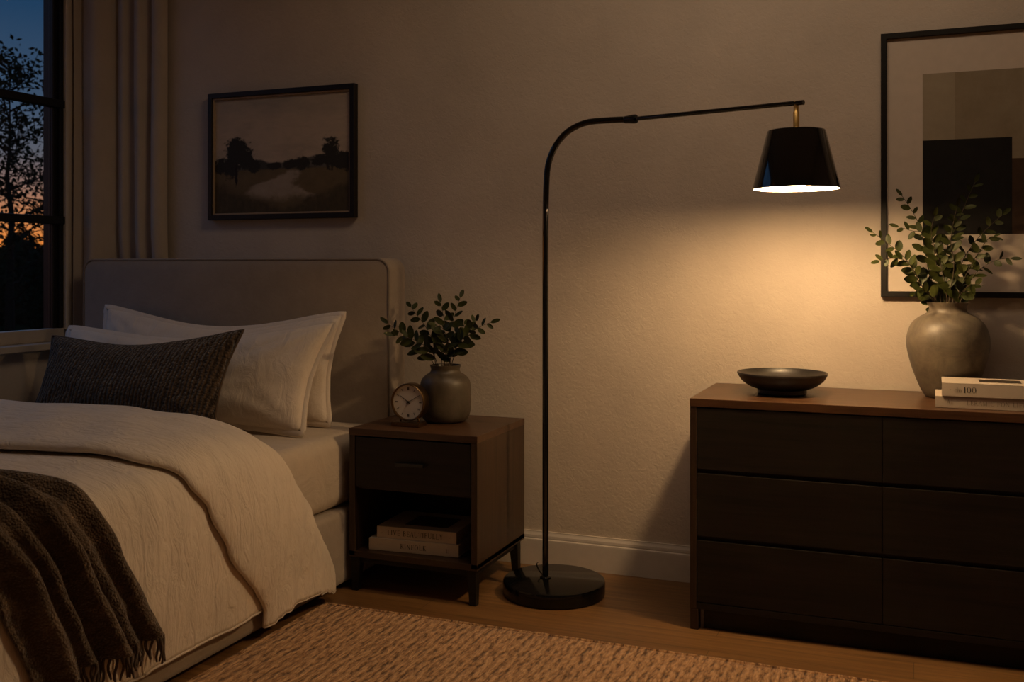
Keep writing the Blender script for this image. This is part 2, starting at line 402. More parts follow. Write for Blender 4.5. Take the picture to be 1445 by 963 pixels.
def outdoor_tree(loc, height, spread, label, seed, leaves_per=11, lsize=.042, low=.2, n_br=24):
    rnd = random.Random(seed)
    t = thing('tree', label, 'tree', loc, 0, 'trees outside the window')
    tr = new_bm(); fo = new_bm()
    trunk = [Vector((nz(seed, k*.7)*.12*k/6, nz(k*.7, seed+5)*.12*k/6, height*k/8)) for k in range(9)]
    tube(tr, trunk, [max(.008, .018*height*(1-k/8.3)) for k in range(9)], 7)
    for i in range(n_br):
        f = low+(1-low)*(i+.5)/n_br
        k = min(7, int(f*8)); base = trunk[k].lerp(trunk[k+1], f*8-k)
        a = i*2.4+rnd.uniform(-.4, .4)
        ln = spread*(.30+.70*math.sin(PI*min(1, (1-f)*.62+.16)))*rnd.uniform(.7, 1.1)*(1.0 if f < .9 else .55)
        pts = [base]
        for s in range(1, 6):
            q = s/5
            pts.append(base+Vector((math.cos(a)*ln*q, math.sin(a)*ln*q, ln*(.34*q+.20*q*q)+rnd.uniform(-.05, .05)*ln)))
        tube(tr, pts, [.012*height*.35*(1-s/5.6) for s in range(6)], 5)
        for s in range(2, 6):
            for c in range(3):
                cen = pts[s]+Vector((rnd.gauss(0, .13), rnd.gauss(0, .13), rnd.gauss(.02, .09)))*spread
                tube(tr, [pts[s-1], pts[s-1].lerp(cen, .55)+Vector((0, 0, .02)), cen], [.010, .007, .004], 4)
                for l in range(leaves_per):
                    leaf_quad(fo, cen+Vector((rnd.gauss(0, .085), rnd.gauss(0, .085), rnd.gauss(0, .065)))*spread, lsize*rnd.uniform(.7, 1.3), rnd)
    obj('trunk', tr, M['bark'], t, local=True, smooth=True); obj('foliage', fo, M['far_leaf'], t, local=True)
outdoor_tree(out_pt(14, 14.5, -.3), 4.28, 1.25, 'tall open tree beyond the window with its crown reaching highest into the blue sky', 3)
outdoor_tree(out_pt(98, 20, -.3), 3.7, 1.3, 'shorter dark tree outside, half hidden behind the window jamb', 11)
outdoor_tree(out_pt(-190, 15.0, -.3), 3.6, 1.3, 'dusk tree outside the window farthest towards the left edge of the photo', 19)
def shrub(loc, wx, h, label, seed):
    rnd = random.Random(seed); t = thing('shrub', label, 'shrub', loc, 0, 'dark shrubs outside the window')
    fo = new_bm(); st = new_bm()
    for k in range(5): tube(st, [(rnd.uniform(-.2, .2)*wx, rnd.uniform(-.2, .2)*wx, 0), (rnd.uniform(-.4, .4)*wx, rnd.uniform(-.4, .4)*wx, h*.75)], [.04, .015], 5)
    bmesh.ops.create_icosphere(fo, subdivisions=4, radius=1)
    for v in fo.verts:
        p = v.co.copy(); k = 1+.16*nz(p.x*2.5+seed, p.y*2.5, p.z*2.5)+.09*nz(p.x*7, p.y*7+seed, p.z*7)
        v.co = Vector((p.x*wx*.92*k, p.y*wx*.7*k, max(.02, h*.5+p.z*h*.46*k)))
    for k in range(1500):
        a = rnd.uniform(0, 2*PI); c = rnd.uniform(-.5, 1); s = math.sqrt(1-c*c)
        leaf_quad(fo, Vector((math.cos(a)*s*wx, math.sin(a)*s*wx*.76, h*.5+c*h*.52))*rnd.uniform(.92, 1.04), .07*rnd.uniform(.6, 1.3), rnd)
    obj('stem', st, M['bark'], t, local=True); obj('foliage', fo, M['far_leaf'], t, local=True)
shrub(out_pt(-62, 25, -.3), .70, 2.25, 'dark rounded shrub in the far row outside, left of the tall open tree', 31)
shrub(out_pt(28, 25, -.3), .70, 2.15, 'dark shrub in the far row outside, straight behind the tall open tree', 32)
shrub(out_pt(118, 25, -.3), .70, 2.5, 'dark shrub in the far row outside, mostly hidden by the curtain', 33)
shrub(out_pt(70, 17.5, -.3), .45, 1.75, 'small dark shrub outside in front of the far row, beside the window jamb', 34)
shrub(out_pt(-30, 18, -.3), .50, 1.7, 'small dark shrub outside in front of the far row, at the left photo edge', 35)

# ------------------------------------------------------------------ CURTAIN
cp = []
ctrl = [(-3.435, -.150), (-3.425, -.105), (-3.400, -.118), (-3.345, -.128), (-3.300, -.075), (-3.285, -.040), (-3.255, -.062), (-3.235, -.066), (-3.215, -.040),
        (-3.195, -.030), (-3.172, -.062), (-3.145, -.070), (-3.125, -.040), (-3.105, -.026), (-3.085, -.055), (-3.060, -.066), (-3.035, -.050), (-3.030, -.020)]
plan = catmull([(x, y, 0) for x, y in ctrl], 150)
rows = []
for k in range(46):
    z = .012+(ZC-.014)*k/45
    row = []
    for i, p in enumerate(plan):
        f = i/149
        dx = .010*nz(f*6, z*.9)*(1-z/ZC*.6); dy = .006*nz(f*9+3, z*1.2)
        y = p.y+dy
        sq = 1-.45*sstep(1.30, .95, z)*sstep(-3.36, -3.30, p.x)       # pressed flat behind the headboard
        y = y*sq
        row.append((p.x+dx, min(-.008, y), z))
    rows.append(row)
b = new_bm(); grid(b, rows)
cur = obj('curtain', b, M['curtain'], smooth=True)
tag(cur, 'taupe linen curtain hanging in soft folds between the window and the framed landscape', 'curtain')
mod = cur.modifiers.new('thickness', 'SOLIDIFY'); mod.thickness = .003; mod.offset = 0

# ------------------------------------------------------------------ RUG
b = new_bm()
RX0, RX1, RY0, RY1 = -1.80, .75, -2.55, -.705
nx, ny = 200, 140
P = []
for j in range(ny+1):
    row = []
    for i in range(nx+1):
        x = RX0+(RX1-RX0)*i/nx; y = RY0+(RY1-RY0)*j/ny
        x += .005*nz(y*16, 3.3)*(1 if i in (0, nx) else 0); y += .007*nz(x*22, 1.7)*(1 if j in (0, ny) else 0)
        edge = i in (0, nx) or j in (0, ny)
        row.append((x, y, .003 if edge else .012+.0016*nz(x*34, y*14)))
    P.append(row)
grid(b, P)
rug = obj('rug', b, M['rug'], smooth=True)
tag(rug, 'woven jute area rug in warm tan lying on the oak floor beside the bed', 'rug')
per = []
for i in range(0, 120): per.append((RX0+(RX1-RX0)*i/120, RY1+.006*nz(i*.9, 4), .007))
for i in range(0, 90): per.append((RX1, RY1+(RY0-RY1)*i/90, .007))
for i in range(0, 120): per.append((RX1+(RX0-RX1)*i/120, RY0, .007))
for i in range(0, 90): per.append((RX0+.004*nz(i*.9, 9), RY0+(RY1-RY0)*i/90, .007))
obj('bound_edge', tube(new_bm(), per, .0068, 6, closed=True), M['rug'], rug, smooth=True)

# ------------------------------------------------------------------ BED
BX0, BX1 = -3.315, -1.842
bed = thing('bed', 'upholstered greige double bed frame with tall padded headboard against the back wall', 'bed', (-2.59, -.13, 0))
b = new_bm(); box(b, BX0, BX1+.006, -2.32, -.20, .016, .272, .022, 4)
obj('side_rail', b, M['upholstery'], bed, autosmooth=40)
for x in (BX0+.09, BX1-.09):
    for y in (-.3, -2.2): obj('leg', quickbox(x-.03, x+.03, y-.03, y+.03, 0, .02, .002), M['black_satin'], bed)
HX0, HX1, HY0, HY1, HZ = -3.335, -1.838, -.196, -.076, 1.153
def round_rect(x0, x1, z0, z1, r, n=8):
    pts = [(x0, z0), (x1, z0)]
    for k in range(n+1):
        a = PI/2*k/n; pts.append((x1-r+r*math.cos(a), z1-r+r*math.sin(a)))
    for k in range(n+1):
        a = PI/2+PI/2*k/n; pts.append((x0+r+r*math.cos(a), z1-r+r*math.sin(a)))
    return pts
b = new_bm()
layers = [(HY1, 0.0), (HY0+.018, 0.0), (HY0+.006, .004), (HY0, .012)]
R_ = .052
prev = None
for y, ins in layers:
    ring = [b.verts.new((x, y, z)) for x, z in round_rect(HX0+ins, HX1-ins, .02, HZ-ins, R_)]
    if prev:
        for i in range(len(ring)): b.faces.new((prev[i], prev[(i+1) % len(ring)], ring[(i+1) % len(ring)], ring[i]))
    else: b.faces.new(ring)
    prev = ring
b.faces.new(prev[::-1]); bmesh.ops.recalc_face_normals(b, faces=b.faces[:])
hb = obj('headboard', b, M['upholstery'], bed, autosmooth=50)
pp = [(x, HY0+.002, z) for x, z in round_rect(HX0+.006, HX1-.006, .28, HZ-.006, R_-.003, 10)]
obj('piping', quick_tube(pp[1:]+[pp[0]], .0042, 8), M['piping'], hb, smooth=True)

# mattress under its sheet
b = new_bm(); box(b, -3.305, -1.858, -2.26, -.205, .274, .530, .05, 5)
bmesh.ops.subdivide_edges(b, edges=[e for e in b.edges if e.calc_length() > .3], cuts=40, use_grid_fill=True)
for v in b.verts:
    p = v.co
    if p.x > -1.90: v.co.x += .006*nz(p.y*9, p.z*4)
    if p.z > .5: v.co.z += .004*nz(p.x*6, p.y*6)
mt = obj('mattress', b, M['sheet'], smooth=True)
tag(mt, 'mattress in a fitted taupe sheet, bare side showing by the nightstand', 'mattress')

# ------------------------------------------------------------------ DUVET (one folded sheet) --------------------------------
sec = catmull([(-3.352, .22, 0), (-3.351, .40, 0), (-3.335, .53, 0), (-3.27, .592, 0), (-3.1, .603, 0), (-2.8, .607, 0), (-2.4, .604, 0), (-2.1, .598, 0), (-1.96, .584, 0), (-1.87, .548, 0),
               (-1.836, .48, 0), (-1.822, .38, 0), (-1.816, .25, 0), (-1.817, .12, 0), (-1.818, .02, 0)], 241)
SL = [0.0]
for a, c in zip(sec, sec[1:]): SL.append(SL[-1]+(c-a).length)
SMAX = SL[-1]
def sec_at(s):
    s = min(max(s, 0), SMAX-1e-6); i = min(239, int(s/SMAX*240))
    while SL[i+1] < s and i < 239: i += 1
    while SL[i] > s and i > 0: i -= 1
    t = (s-SL[i])/(SL[i+1]-SL[i]); p = sec[i].lerp(sec[i+1], t)
    a = sec[max(i-3, 0)]; c = sec[min(i+4, 240)]; d = (c-a).normalized()
    return p.x, p.y, -d.y, d.x
def s_of_z(z):
    for i in range(240, 0, -1):
        if sec[i].y >= z: return SL[i]
    return 0
S_CORNER = s_of_z(.545)
def surf(s, y, o, amp=1.0, seed=0.0):
    x, z, nx_, nz_ = sec_at(s)
    drop = sstep(S_CORNER-.12, S_CORNER+.2, s)
    d = amp*(.010*nz(x*2.2+seed, y*2.6, z*2)+.005*nz(x*6+seed, y*7, z*5))
    d += amp*drop*(.013*nz(y*7.5+seed+s*1.5, s*1.1, 2.2)+.006*nz(y*19+s*4, s*2.2, seed+4)+.003*nz(y*44+s*9, s*4, seed+9))+.004*drop
    d += amp*(1-drop)*(.005*nz(x*5-y*3+seed, y*9+x*2, 7))
    k = o+d
    flare = 0.0
    return Vector((x+nx_*k+flare, y, z+nz_*k))
def interp(tab, s):
    if s <= tab[0][0]: return tab[0][1]
    for (a, va), (c, vc) in zip(tab, tab[1:]):
        if s <= c: 
            t = (s-a)/(c-a); t = t*t*(3-2*t)*.5+t*.5
            return va+(vc-va)*t
    return tab[-1][1]
def sx_of(x):
    for i in range(30, 241):
        if sec[i].x >= x and sec[i].y > .5: return SL[i]
    return S_CORNER
FOLD = [(0, -.95), (sx_of(-2.9), -.985), (sx_of(-2.5), -.92), (sx_of(-2.05), -.965), (s_of_z(.55), -.965), (s_of_z(.45), -.88), (s_of_z(.31), -.79), (s_of_z(.06), -.645)]
FLAP = [(0, -1.47), (sx_of(-2.4), -1.49), (sx_of(-2.15), -1.455), (sx_of(-1.96), -1.42), (s_of_z(.50), -1.345), (s_of_z(.43), -1.285), (s_of_z(.29), -1.22), (s_of_z(.06), -1.035)]
FOOT = -2.36
BODY_END = s_of_z(.085)
NS_ = 190
rows = []; flap_edge = []; fold_bottom = []; hem = []
def fp(k): return k
path_flap = [(.09, .010), (.05, .011), (.012, .012), (.000, .015), (-.003, .021), (.004, .028), (.03, .034)]          # (distance headward from the flap edge, offset)
n_mid = 26
n_body = 74
for i in range(NS_+1):
    q = i/NS_
    cols = []
    def put(y, o, smx, amp=1.0, seed=0.0):
        s = smx*q
        return (s, y, o, amp, seed)
    s0 = SMAX*q
    yf, yl = interp(FOLD, s0), interp(FLAP, s0)
    send_f = lambda r: s_of_z(.030+.036*math.sin(PI*r)**1.0+.006*math.sin(9*r))     # r 0 at flap edge ... 1 at fold crest
    e0 = s_of_z(.030)
    for dh, o in path_flap: cols.append(put(yl+dh, o, e0 if dh < .04 else e0, 1.0))
    for k in range(1, n_mid):
        r = k/n_mid; y = (yl+.03)+(yf-.03-yl-.03)*r
        cols.append(put(y, (.034+.015*r)+.016*math.sin(PI*r), send_f(r), 1.0+.5*math.sin(PI*r)))
    for dh, o in ((-.03, .049), (-.012, .040), (-.002, .028), (.0, .018), (-.008, .006), (-.03, -.004), (-.07, -.008)): cols.append(put(yf+dh, o, e0+(BODY_END-e0)*(0 if o > .01 else .5), 1.0))
    y1 = yf-.07
    for k in range(1, n_body+1):
        r = (k/n_body)
        cols.append(put(y1+(FOOT-y1)*r, -.008+.008*sstep(0, .1, r), BODY_END, 1.0))
    row = []
    for s, y, o, amp, seed in cols:
        # foot end rounds down
        dr_ = sstep(S_CORNER-.25, S_CORNER+.15, s); p = surf(s, y, o*(1-.40*dr_) if o > .012 else o, amp, seed)
        f = sstep(-2.24, -2.36, y)
        p.z -= .10*f*f*max(0, min(1, (p.z-.1)/.5)); 
        row.append(p)
    rows.append(row)
    flap_edge.append(rows[-1][4].copy())
b = new_bm(); grid(b, rows)
duvet = obj('duvet', b, M['linen'], smooth=True)
tag(duvet, 'oatmeal linen duvet folded back at the top and hanging over the bedside', 'duvet')
mod = duvet.modifiers.new('thickness', 'SOLIDIFY'); mod.thickness = .004; mod.offset = -1
obj('piping', quick_tube(flap_edge[60:], .0032, 6), M['linen_edge'], duvet, smooth=True)
bottom = [r for r in rows[-1]]
obj('piping', quick_tube([p+Vector((.002, 0, 0)) for p in bottom[4:40]], .0032, 6), M['linen_edge'], duvet, smooth=True)
obj('hem', quick_tube([p+Vector((.002, 0, 0)) for p in bottom[44:]], .0036, 6), M['linen_edge'], duvet, smooth=True)

# ------------------------------------------------------------------ THROW
TH = [(sx_of(-3.0), -1.84), (sx_of(-2.3), -1.79), (sx_of(-2.07), -1.75), (s_of_z(.54), -1.675), (s_of_z(.43), -1.62), (s_of_z(.27), -1.545), (s_of_z(.12), -1.46)]
TF = [(sx_of(-3.0), -2.28), (sx_of(-2.07), -2.20), (s_of_z(.54), -2.08), (s_of_z(.40), -1.985), (s_of_z(.20), -1.905), (s_of_z(.12), -1.885)]
T_S0, T_S1 = sx_of(-3.1), s_of_z(.185)
def throw_pt(q, v):
    s = T_S0+(T_S1-T_S0)*q; yh, yt = interp(TH, s), interp(TF, s)
    y = yh+(yt-yh)*v+.010*nz(s*4, v*3, 8)
    g = lambda c, wd: math.exp(-((v-c)/wd)**2)
    ridge = .036*g(.11+.03*nz(s*2, 1), .060)+.018*g(.255+.02*nz(s*3, 6), .035)+.060*g(.43+.05*nz(s*1.7, 2), .062)+.026*g(.60+.02*nz(s*3, 3), .035)+.050*g(.80+.03*nz(s*2, 5), .065)
    edge = sstep(0, .05, v)*sstep(1, .95, v)
    o = .008+ridge*edge*(.55+.45*sstep(T_S0, S_CORNER, s))+.004*nz(s*14, v*9)
    p = surf(s, y, o)
    f = sstep(-2.24, -2.36, y); p.z -= .10*f*f*max(0, min(1, (p.z-.1)/.5))
    return p
b = new_bm(); rows = [[throw_pt(i/150, j/70) for j in range(71)] for i in range(151)]
grid(b, rows, flip=False)
throw = obj('throw_blanket', b, M['throw'], smooth=True)
tag(throw, 'brown wool throw blanket with fringe draped over the foot of the duvet', 'blanket')
mod = throw.modifiers.new('thickness', 'SOLIDIFY'); mod.thickness = .006; mod.offset = 1
rnd = random.Random(5)
for k in range(56):
    v = (k+.5)/56; p = throw_pt(1, v)+Vector((.004, 0, .004)); ln = rnd.uniform(.052, .07)
    q = throw_pt(1, min(1, v+.01)); sway = rnd.uniform(-.010, .012)
    pts = [p+Vector((.002*math.sin(t*5+k), sway*t*t+.003*math.sin(t*6+k*1.7), -ln*t)) for t in (0, .2, .4, .6, .8, 1)]
    obj('tassel', quick_tube(pts, [.0036, .0040, .0036, .0034, .0034, .0026], 6), M['tassel'], throw, smooth=True)

# ------------------------------------------------------------------ PILLOWS
def pillow(name, c, thick, mat, label, group=None, flange=.0, wrinkle=.006, pinch=.05, seed=0.0, n=(56, 34), edge_mat=None, pip=0.0, sag=.0):
    TL_, TR_, BR_, BL_ = [Vector(p) for p in c]
    nrm = ((TR_-TL_).cross(BL_-TL_)).normalized()
    if nrm.y > 0: nrm = -nrm
    W = (TR_-TL_).length
    def plane(u, v):
        pu = pinch*math.sin(PI*v)**1.0; pv = pinch*math.sin(PI*u)**1.0
        uu = u+(.5-u)*2*pu*.62*abs(2*u-1); vv = v+(.5-v)*2*pv*abs(2*v-1)*(1.0)
        p = (TL_*(1-uu)+TR_*uu)*(1-vv)+(BL_*(1-uu)+BR_*uu)*vv
        p.z -= sag*math.sin(PI*u)**1.4*(1-v)
        return p
    def thk(u, v):
        a = max(0, 1-abs(2*u-1)**3.2); c_ = max(0, 1-abs(2*v-1)**2.4)
        return thick*.5*(a**.55)*(c_**.55)
    def P(u, v, side):
        t = thk(u, v); e = min(1, t/(thick*.25))
        w_ = wrinkle*e*(nz(u*5+seed, v*4, side)+.6*nz(u*11+seed, v*9+u*4, side*2))
        # radial gathers out of the corners
        g = 0
        for cu, cv in ((0, 0), (1, 0), (0, 1), (1, 1)):
            d = math.hypot((u-cu)*1.6, v-cv); an = math.atan2(v-cv, (u-cu)*1.6)
            g += math.exp(-(d/.38)**2)*math.sin(an*13+seed)*.0045*e
        return plane(u, v)+nrm*(side*t+(w_+g)*side)
    nu, nv = n
    b = new_bm()
    F = [[P(i/nu, j/nv, 1) for i in range(nu+1)] for j in range(nv+1)]
    B = [[P(i/nu, j/nv, -1) for i in range(nu+1)] for j in range(nv+1)]
    grid(b, F, True); grid(b, B)
    bmesh.ops.remove_doubles(b, verts=b.verts[:], dist=.0006)
    bmesh.ops.recalc_face_normals(b, faces=b.faces[:])
    o = obj(name, b, mat, smooth=True)
    per = [plane(i/nu, 0) for i in range(nu)]+[plane(1, j/nv) for j in range(nv)]+[plane(1-i/nu, 1) for i in range(nu)]+[plane(0, 1-j/nv) for j in range(nv)]
    if flange > 0:
        cen = plane(.5, .5); b = new_bm(); r0, r1, r2 = [], [], []
        m_ = len(per)
        for k, p in enumerate(per):
            t = (per[(k+1) % m_]-per[k-1]).normalized(); out = t.cross(nrm)
            if out.dot(p-cen) < 0: out = -out
            wv = nrm*.004*nz(k*.25, seed)
            r0.append(p-out*.006+nrm*.0025); r1.append(p+out*flange+wv+nrm*.0015); r2.append(p+out*flange+wv-nrm*.0015)
        A = [[b.verts.new(p) for p in r] for r in (r0, r1, r2, [p-nrm*.005 for p in r0])]
        for a, c2 in zip(A, A[1:]):
            for k in range(m_): b.faces.new((a[k], a[(k+1) % m_], c2[(k+1) % m_], c2[k]))
        bmesh.ops.recalc_face_normals(b, faces=b.faces[:])
        obj('flange', b, mat, o, smooth=True)
    if pip > 0: obj('piping', tube(new_bm(), per, pip, 7, closed=True), edge_mat or mat, o, smooth=True)
    return tag(o, label, 'pillow' if 'cushion' not in name else 'cushion', group)
def corner(u, v, y): return at_y(u, v, y)
tl, tr, br = corner(150, 434, -.275), corner(485, 444, -.275), corner(464, 603, -.40)
bl = Vector((tl.x+.01, -.40, .545)); br.z = .545
pillow('pillow', (tl, tr, br, bl), .13, M['pillow'], 'cream linen pillow at the back, leaning directly against the headboard', 'cream bed pillows', flange=.014, seed=1.3, pinch=.05, sag=.055)
tl, tr, br = corner(98, 464, -.44), corner(474, 455, -.44), corner(426, 618, -.61)
bl = Vector((tl.x+.02, -.61, .548)); br.z = .548
pillow('pillow', (tl, tr, br, bl), .16, M['pillow'], 'cream linen pillow in the middle, between the back pillow and the brown cushion', 'cream bed pillows', flange=.016, seed=4.1, pinch=.05, sag=.045)
tl, tr, br, bl = corner(74, 474, -.62), corner(344, 466, -.62), corner(302, 612, -.82), corner(38, 600, -.82)
pillow('lumbar_cushion', (tl, tr, br, bl), .155, M['knit'], 'dark brown ribbed knit lumbar cushion in front of the cream pillows', None, wrinkle=.005, seed=8.2, pinch=.055, pip=.004, edge_mat=M['tassel'], sag=.03)

# ------------------------------------------------------------------ NIGHTSTAND
NX0, NX1, NY0, NY1, NZT = -1.815, -1.333, -.53, -.095, .561
ns = thing('nightstand', 'dark wood nightstand with one drawer over an open shelf beside the bed', 'nightstand', ((NX0+NX1)/2, (NY0+NY1)/2, 0))
t_ = .022
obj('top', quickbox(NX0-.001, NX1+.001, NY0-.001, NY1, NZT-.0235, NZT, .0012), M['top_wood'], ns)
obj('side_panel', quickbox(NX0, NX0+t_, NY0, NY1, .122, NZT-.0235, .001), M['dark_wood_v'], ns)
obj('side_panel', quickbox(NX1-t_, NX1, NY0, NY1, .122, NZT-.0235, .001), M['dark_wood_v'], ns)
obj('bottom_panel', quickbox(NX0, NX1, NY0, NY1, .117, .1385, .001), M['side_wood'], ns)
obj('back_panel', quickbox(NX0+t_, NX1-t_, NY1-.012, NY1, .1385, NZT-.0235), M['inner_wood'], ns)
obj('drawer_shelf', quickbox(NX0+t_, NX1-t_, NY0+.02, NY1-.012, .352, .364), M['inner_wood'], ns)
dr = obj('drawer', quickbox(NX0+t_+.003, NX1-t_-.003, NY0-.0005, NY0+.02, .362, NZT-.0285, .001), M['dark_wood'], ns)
b = quickbox(-1.627, -1.521, NY0-.021, NY0-.010, .445, .459, .002)
for x in (-1.615, -1.533): box(b, x-.004, x+.004, NY0-.012, NY0, .448, .456)
obj('handle', b, M['black_satin'], dr)
def taper_leg(x, y, sx_, sy_):
    b = new_bm(); tp, bt = .034, .024
    def ring(s, z, ox, oy): return [b.verts.new((x+ox+a*s/2, y+oy+c*s/2, z)) for a, c in ((-1, -1), (1, -1), (1, 1), (-1, 1))]
    d = (tp-bt)/2; A = ring(tp, .117, 0, 0); B = ring(bt, 0, sx_*d, sy_*d)
    for i in range(4): b.faces.new((A[i], B[i], B[(i+1) % 4], A[(i+1) % 4]))
    b.faces.new(A); b.faces.new(B[::-1]); bmesh.ops.recalc_face_normals(b, faces=b.faces[:])
    bmesh.ops.bevel(b, geom=b.edges[:], offset=.0015, segments=1, affect='EDGES'); return b
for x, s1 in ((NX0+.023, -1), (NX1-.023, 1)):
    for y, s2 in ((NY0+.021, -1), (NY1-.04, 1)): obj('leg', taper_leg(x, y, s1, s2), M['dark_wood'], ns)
b = new_bm(); box(b, NX0+.03, NX1-.03, NY0+.012, NY0+.03, .098, .117); box(b, NX0+.03, NX1-.03, NY1-.05, NY1-.032, .098, .117)
box(b, NX1-.034, NX1-.016, NY0+.03, NY1-.05, .094, .117); box(b, NX0+.016, NX0+.034, NY0+.03, NY1-.05, .094, .117)
obj('apron', b, M['dark_wood'], ns)

# ------------------------------------------------------------------ LETTERS (a small serif alphabet of strokes)
def letter(bm, ch, ox, oz, h, y, facing=1):
    TK, TN = .135, .055
    def q(pts):
        vs_ = [bm.verts.new((ox+p[0]*h, y, oz+p[1]*h)) for p in pts]; bm.faces.new(vs_)
    def V(x, z0=0, z1=1, t=TK, serif=3):
        q([(x-t/2, z0), (x+t/2, z0), (x+t/2, z1), (x-t/2, z1)])
        if serif & 1: q([(x-t/2-.07, z0), (x+t/2+.07, z0), (x+t/2+.07, z0+.045), (x-t/2-.07, z0+.045)])
        if serif & 2: q([(x-t/2-.07, z1-.045), (x+t/2+.07, z1-.045), (x+t/2+.07, z1), (x-t/2-.07, z1)])
    def H(x0, x1, z, t=TN): q([(x0, z-t/2), (x1, z-t/2), (x1, z+t/2), (x0, z+t/2)])
    def D(x0, z0, x1, z1, t): q([(x0-t/2, z0), (x0+t/2, z0), (x1+t/2, z1), (x1-t/2, z1)])
    def S(x, z, wd=.26): q([(x-wd/2, z), (x+wd/2, z), (x+wd/2, z+.045), (x-wd/2, z+.045)])
    def A(cx, cz, rx, rz, a0, a1, t=TK, n=14):
        for k in range(n):
            a, c = math.radians(a0+(a1-a0)*k/n), math.radians(a0+(a1-a0)*(k+1)/n)
            f = lambda g: TN*.8+(t-TN*.8)*abs(math.cos(g))
            q([(cx+rx*math.cos(a), cz+rz*math.sin(a)), (cx+rx*math.cos(c), cz+rz*math.sin(c)),
               (cx+(rx-f(c))*math.cos(c), cz+(rz-TN)*math.sin(c)), (cx+(rx-f(a))*math.cos(a), cz+(rz-TN)*math.sin(a))])
    w_ = .7
    if ch == 'I': V(.18); w_ = .36
    elif ch == 'L': V(.18); H(.18, .62, .03); D(.60, .05, .64, .26, .05); w_ = .66
    elif ch in 'EF':
        V(.18); H(.18, .60, .97); D(.60, .76, .60, .97, .05); H(.18, .50, .52); D(.49, .42, .49, .62, .045); w_ = .66
        if ch == 'E': H(.18, .64, .03); D(.60, .05, .65, .26, .05)
    elif ch == 'V': D(.12, 1, .40, 0, TK); D(.66, 1, .42, 0, TN); S(.12, .955); S(.66, .955); w_ = .78
    elif ch == 'A': D(.08, 0, .38, 1, TN); D(.66, 0, .38, 1, TK); H(.2, .56, .34); S(.08, 0); S(.66, 0); w_ = .76
    elif ch == 'B': V(.18); A(.28, .755, .30, .245, -90, 90); A(.30, .26, .34, .26, -90, 90); H(.18, .30, .97); H(.18, .30, .51); H(.18, .30, .03); w_ = .70
    elif ch == 'U': V(.16, .3, 1, TK, 2); V(.64, .3, 1, TN, 2); A(.40, .30, .31, .30, 180, 360); w_ = .80
    elif ch == 'T': V(.36, 0, 1, TK, 1); H(.04, .68, .97); D(.05, .75, .05, .97, .05); D(.67, .75, .67, .97, .05); w_ = .72
    elif ch == 'Y': V(.38, 0, .45, TK, 1); D(.37, .42, .10, 1, TK); D(.40, .42, .64, 1, TN); S(.10, .955); S(.64, .955); w_ = .76
    elif ch == 'K': V(.18); D(.24, .40, .60, 1, TN); D(.64, 0, .34, .56, TK); S(.60, .955); S(.66, 0); w_ = .76
    elif ch == 'N': V(.14, 0, 1, TN); V(.66, 0, 1, TN, 2); D(.66, 0, .14, 1, TK); w_ = .82
    elif ch == 'M': V(.12, 0, 1, TN); V(.78, 0, 1, TK); D(.46, 0, .16, 1, TK*.9); D(.46, 0, .76, 1, TN); w_ = .96
    elif ch == 'O': A(.40, .5, .38, .51, 0, 360, TK, 24); w_ = .82
    elif ch == 'C': A(.42, .5, .38, .51, 45, 315, TK, 20); D(.68, .66, .68, .92, .05); w_ = .76
    elif ch == 'R': V(.18); A(.30, .74, .30, .26, -90, 90); H(.18, .32, .97); H(.18, .32, .49); D(.64, 0, .36, .5, TK); S(.67, 0); w_ = .76
    elif ch == '1': V(.2); D(.10, .80, .18, .98, TN); w_ = .42
    elif ch == '0': A(.34, .5, .32, .51, 0, 360, TK, 24); w_ = .70
    elif ch == 'd': V(.50, 0, 1, TK*.8); A(.28, .30, .24, .30, 0, 360, TK*.8, 16); w_ = .64
    elif ch == 'n': V(.16, 0, .6, TK*.8); V(.5, 0, .4, TK*.8, 1); A(.33, .36, .235, .25, 0, 180, TK*.8, 10); w_ = .66
    elif ch == '.': q([(.05, .42), (.17, .42), (.17, .54), (.05, .54)]); w_ = .22
    elif ch == ' ': w_ = .36
    return w_*h
def title(text, x, z, h, y, mat, parent, track=.1, name='title', stretch=1.0):
    b = new_bm(); ox = 0
    for ch in text: ox += letter(b, ch, ox, 0, h, y)+track*h
    for v in b.verts: v.co = Vector((x+v.co.x*stretch, v.co.y, z+v.co.z))
    bmesh.ops.recalc_face_normals(b, faces=b.faces[:])
    for f in b.faces:
        if f.normal.y > 0: f.normal_flip()
    return obj(name, b, mat, parent, local=True)

def book(loc, rotz, wx, dy, h, mat, label, group):
    """lies flat, spine towards -y; origin at the left front bottom corner"""
    t = thing('book', label, 'book', loc, rotz, group)
    b = new_bm(); cb = .0028
    box(b, 0, wx, 0, dy, 0, cb, .0008, 1); box(b, 0, wx, 0, dy, h-cb, h, .0008, 1); box(b, 0, wx, 0, cb*1.3, cb, h-cb)
    obj('cover', b, mat, t, local=True)
    obj('pages', quickbox(.004, wx-.004, cb*1.3, dy-.004, cb, h-cb), M['pages'], t, local=True)
    return t
g = 'books on the nightstand shelf'
bk = book((-1.756, -.497, .1388), math.radians(3.5), .332, .235, .0415, M['cover'], 'wider cream book underneath, at the bottom of the nightstand shelf stack', g)
title('KINFOLK', .118, .0125, .0165, -.0006, M['ink'], bk, .16)
title('.....', .030, .016, .010, -.0006, M['ink_faint'], bk, .25, 'small_print')
title('II', .288, .0115, .014, -.0006, M['ink_faint'], bk, .1, 'spine_mark')
bk = book((-1.731, -.486, .1806), math.radians(3.0), .296, .228, .0400, M['cover'], 'cream book lying on top in the nightstand shelf, dark picture on its cover', g)
title('LIVE BEAUTIFULLY', .040, .0115, .0175, -.0006, M['ink'], bk, .10)
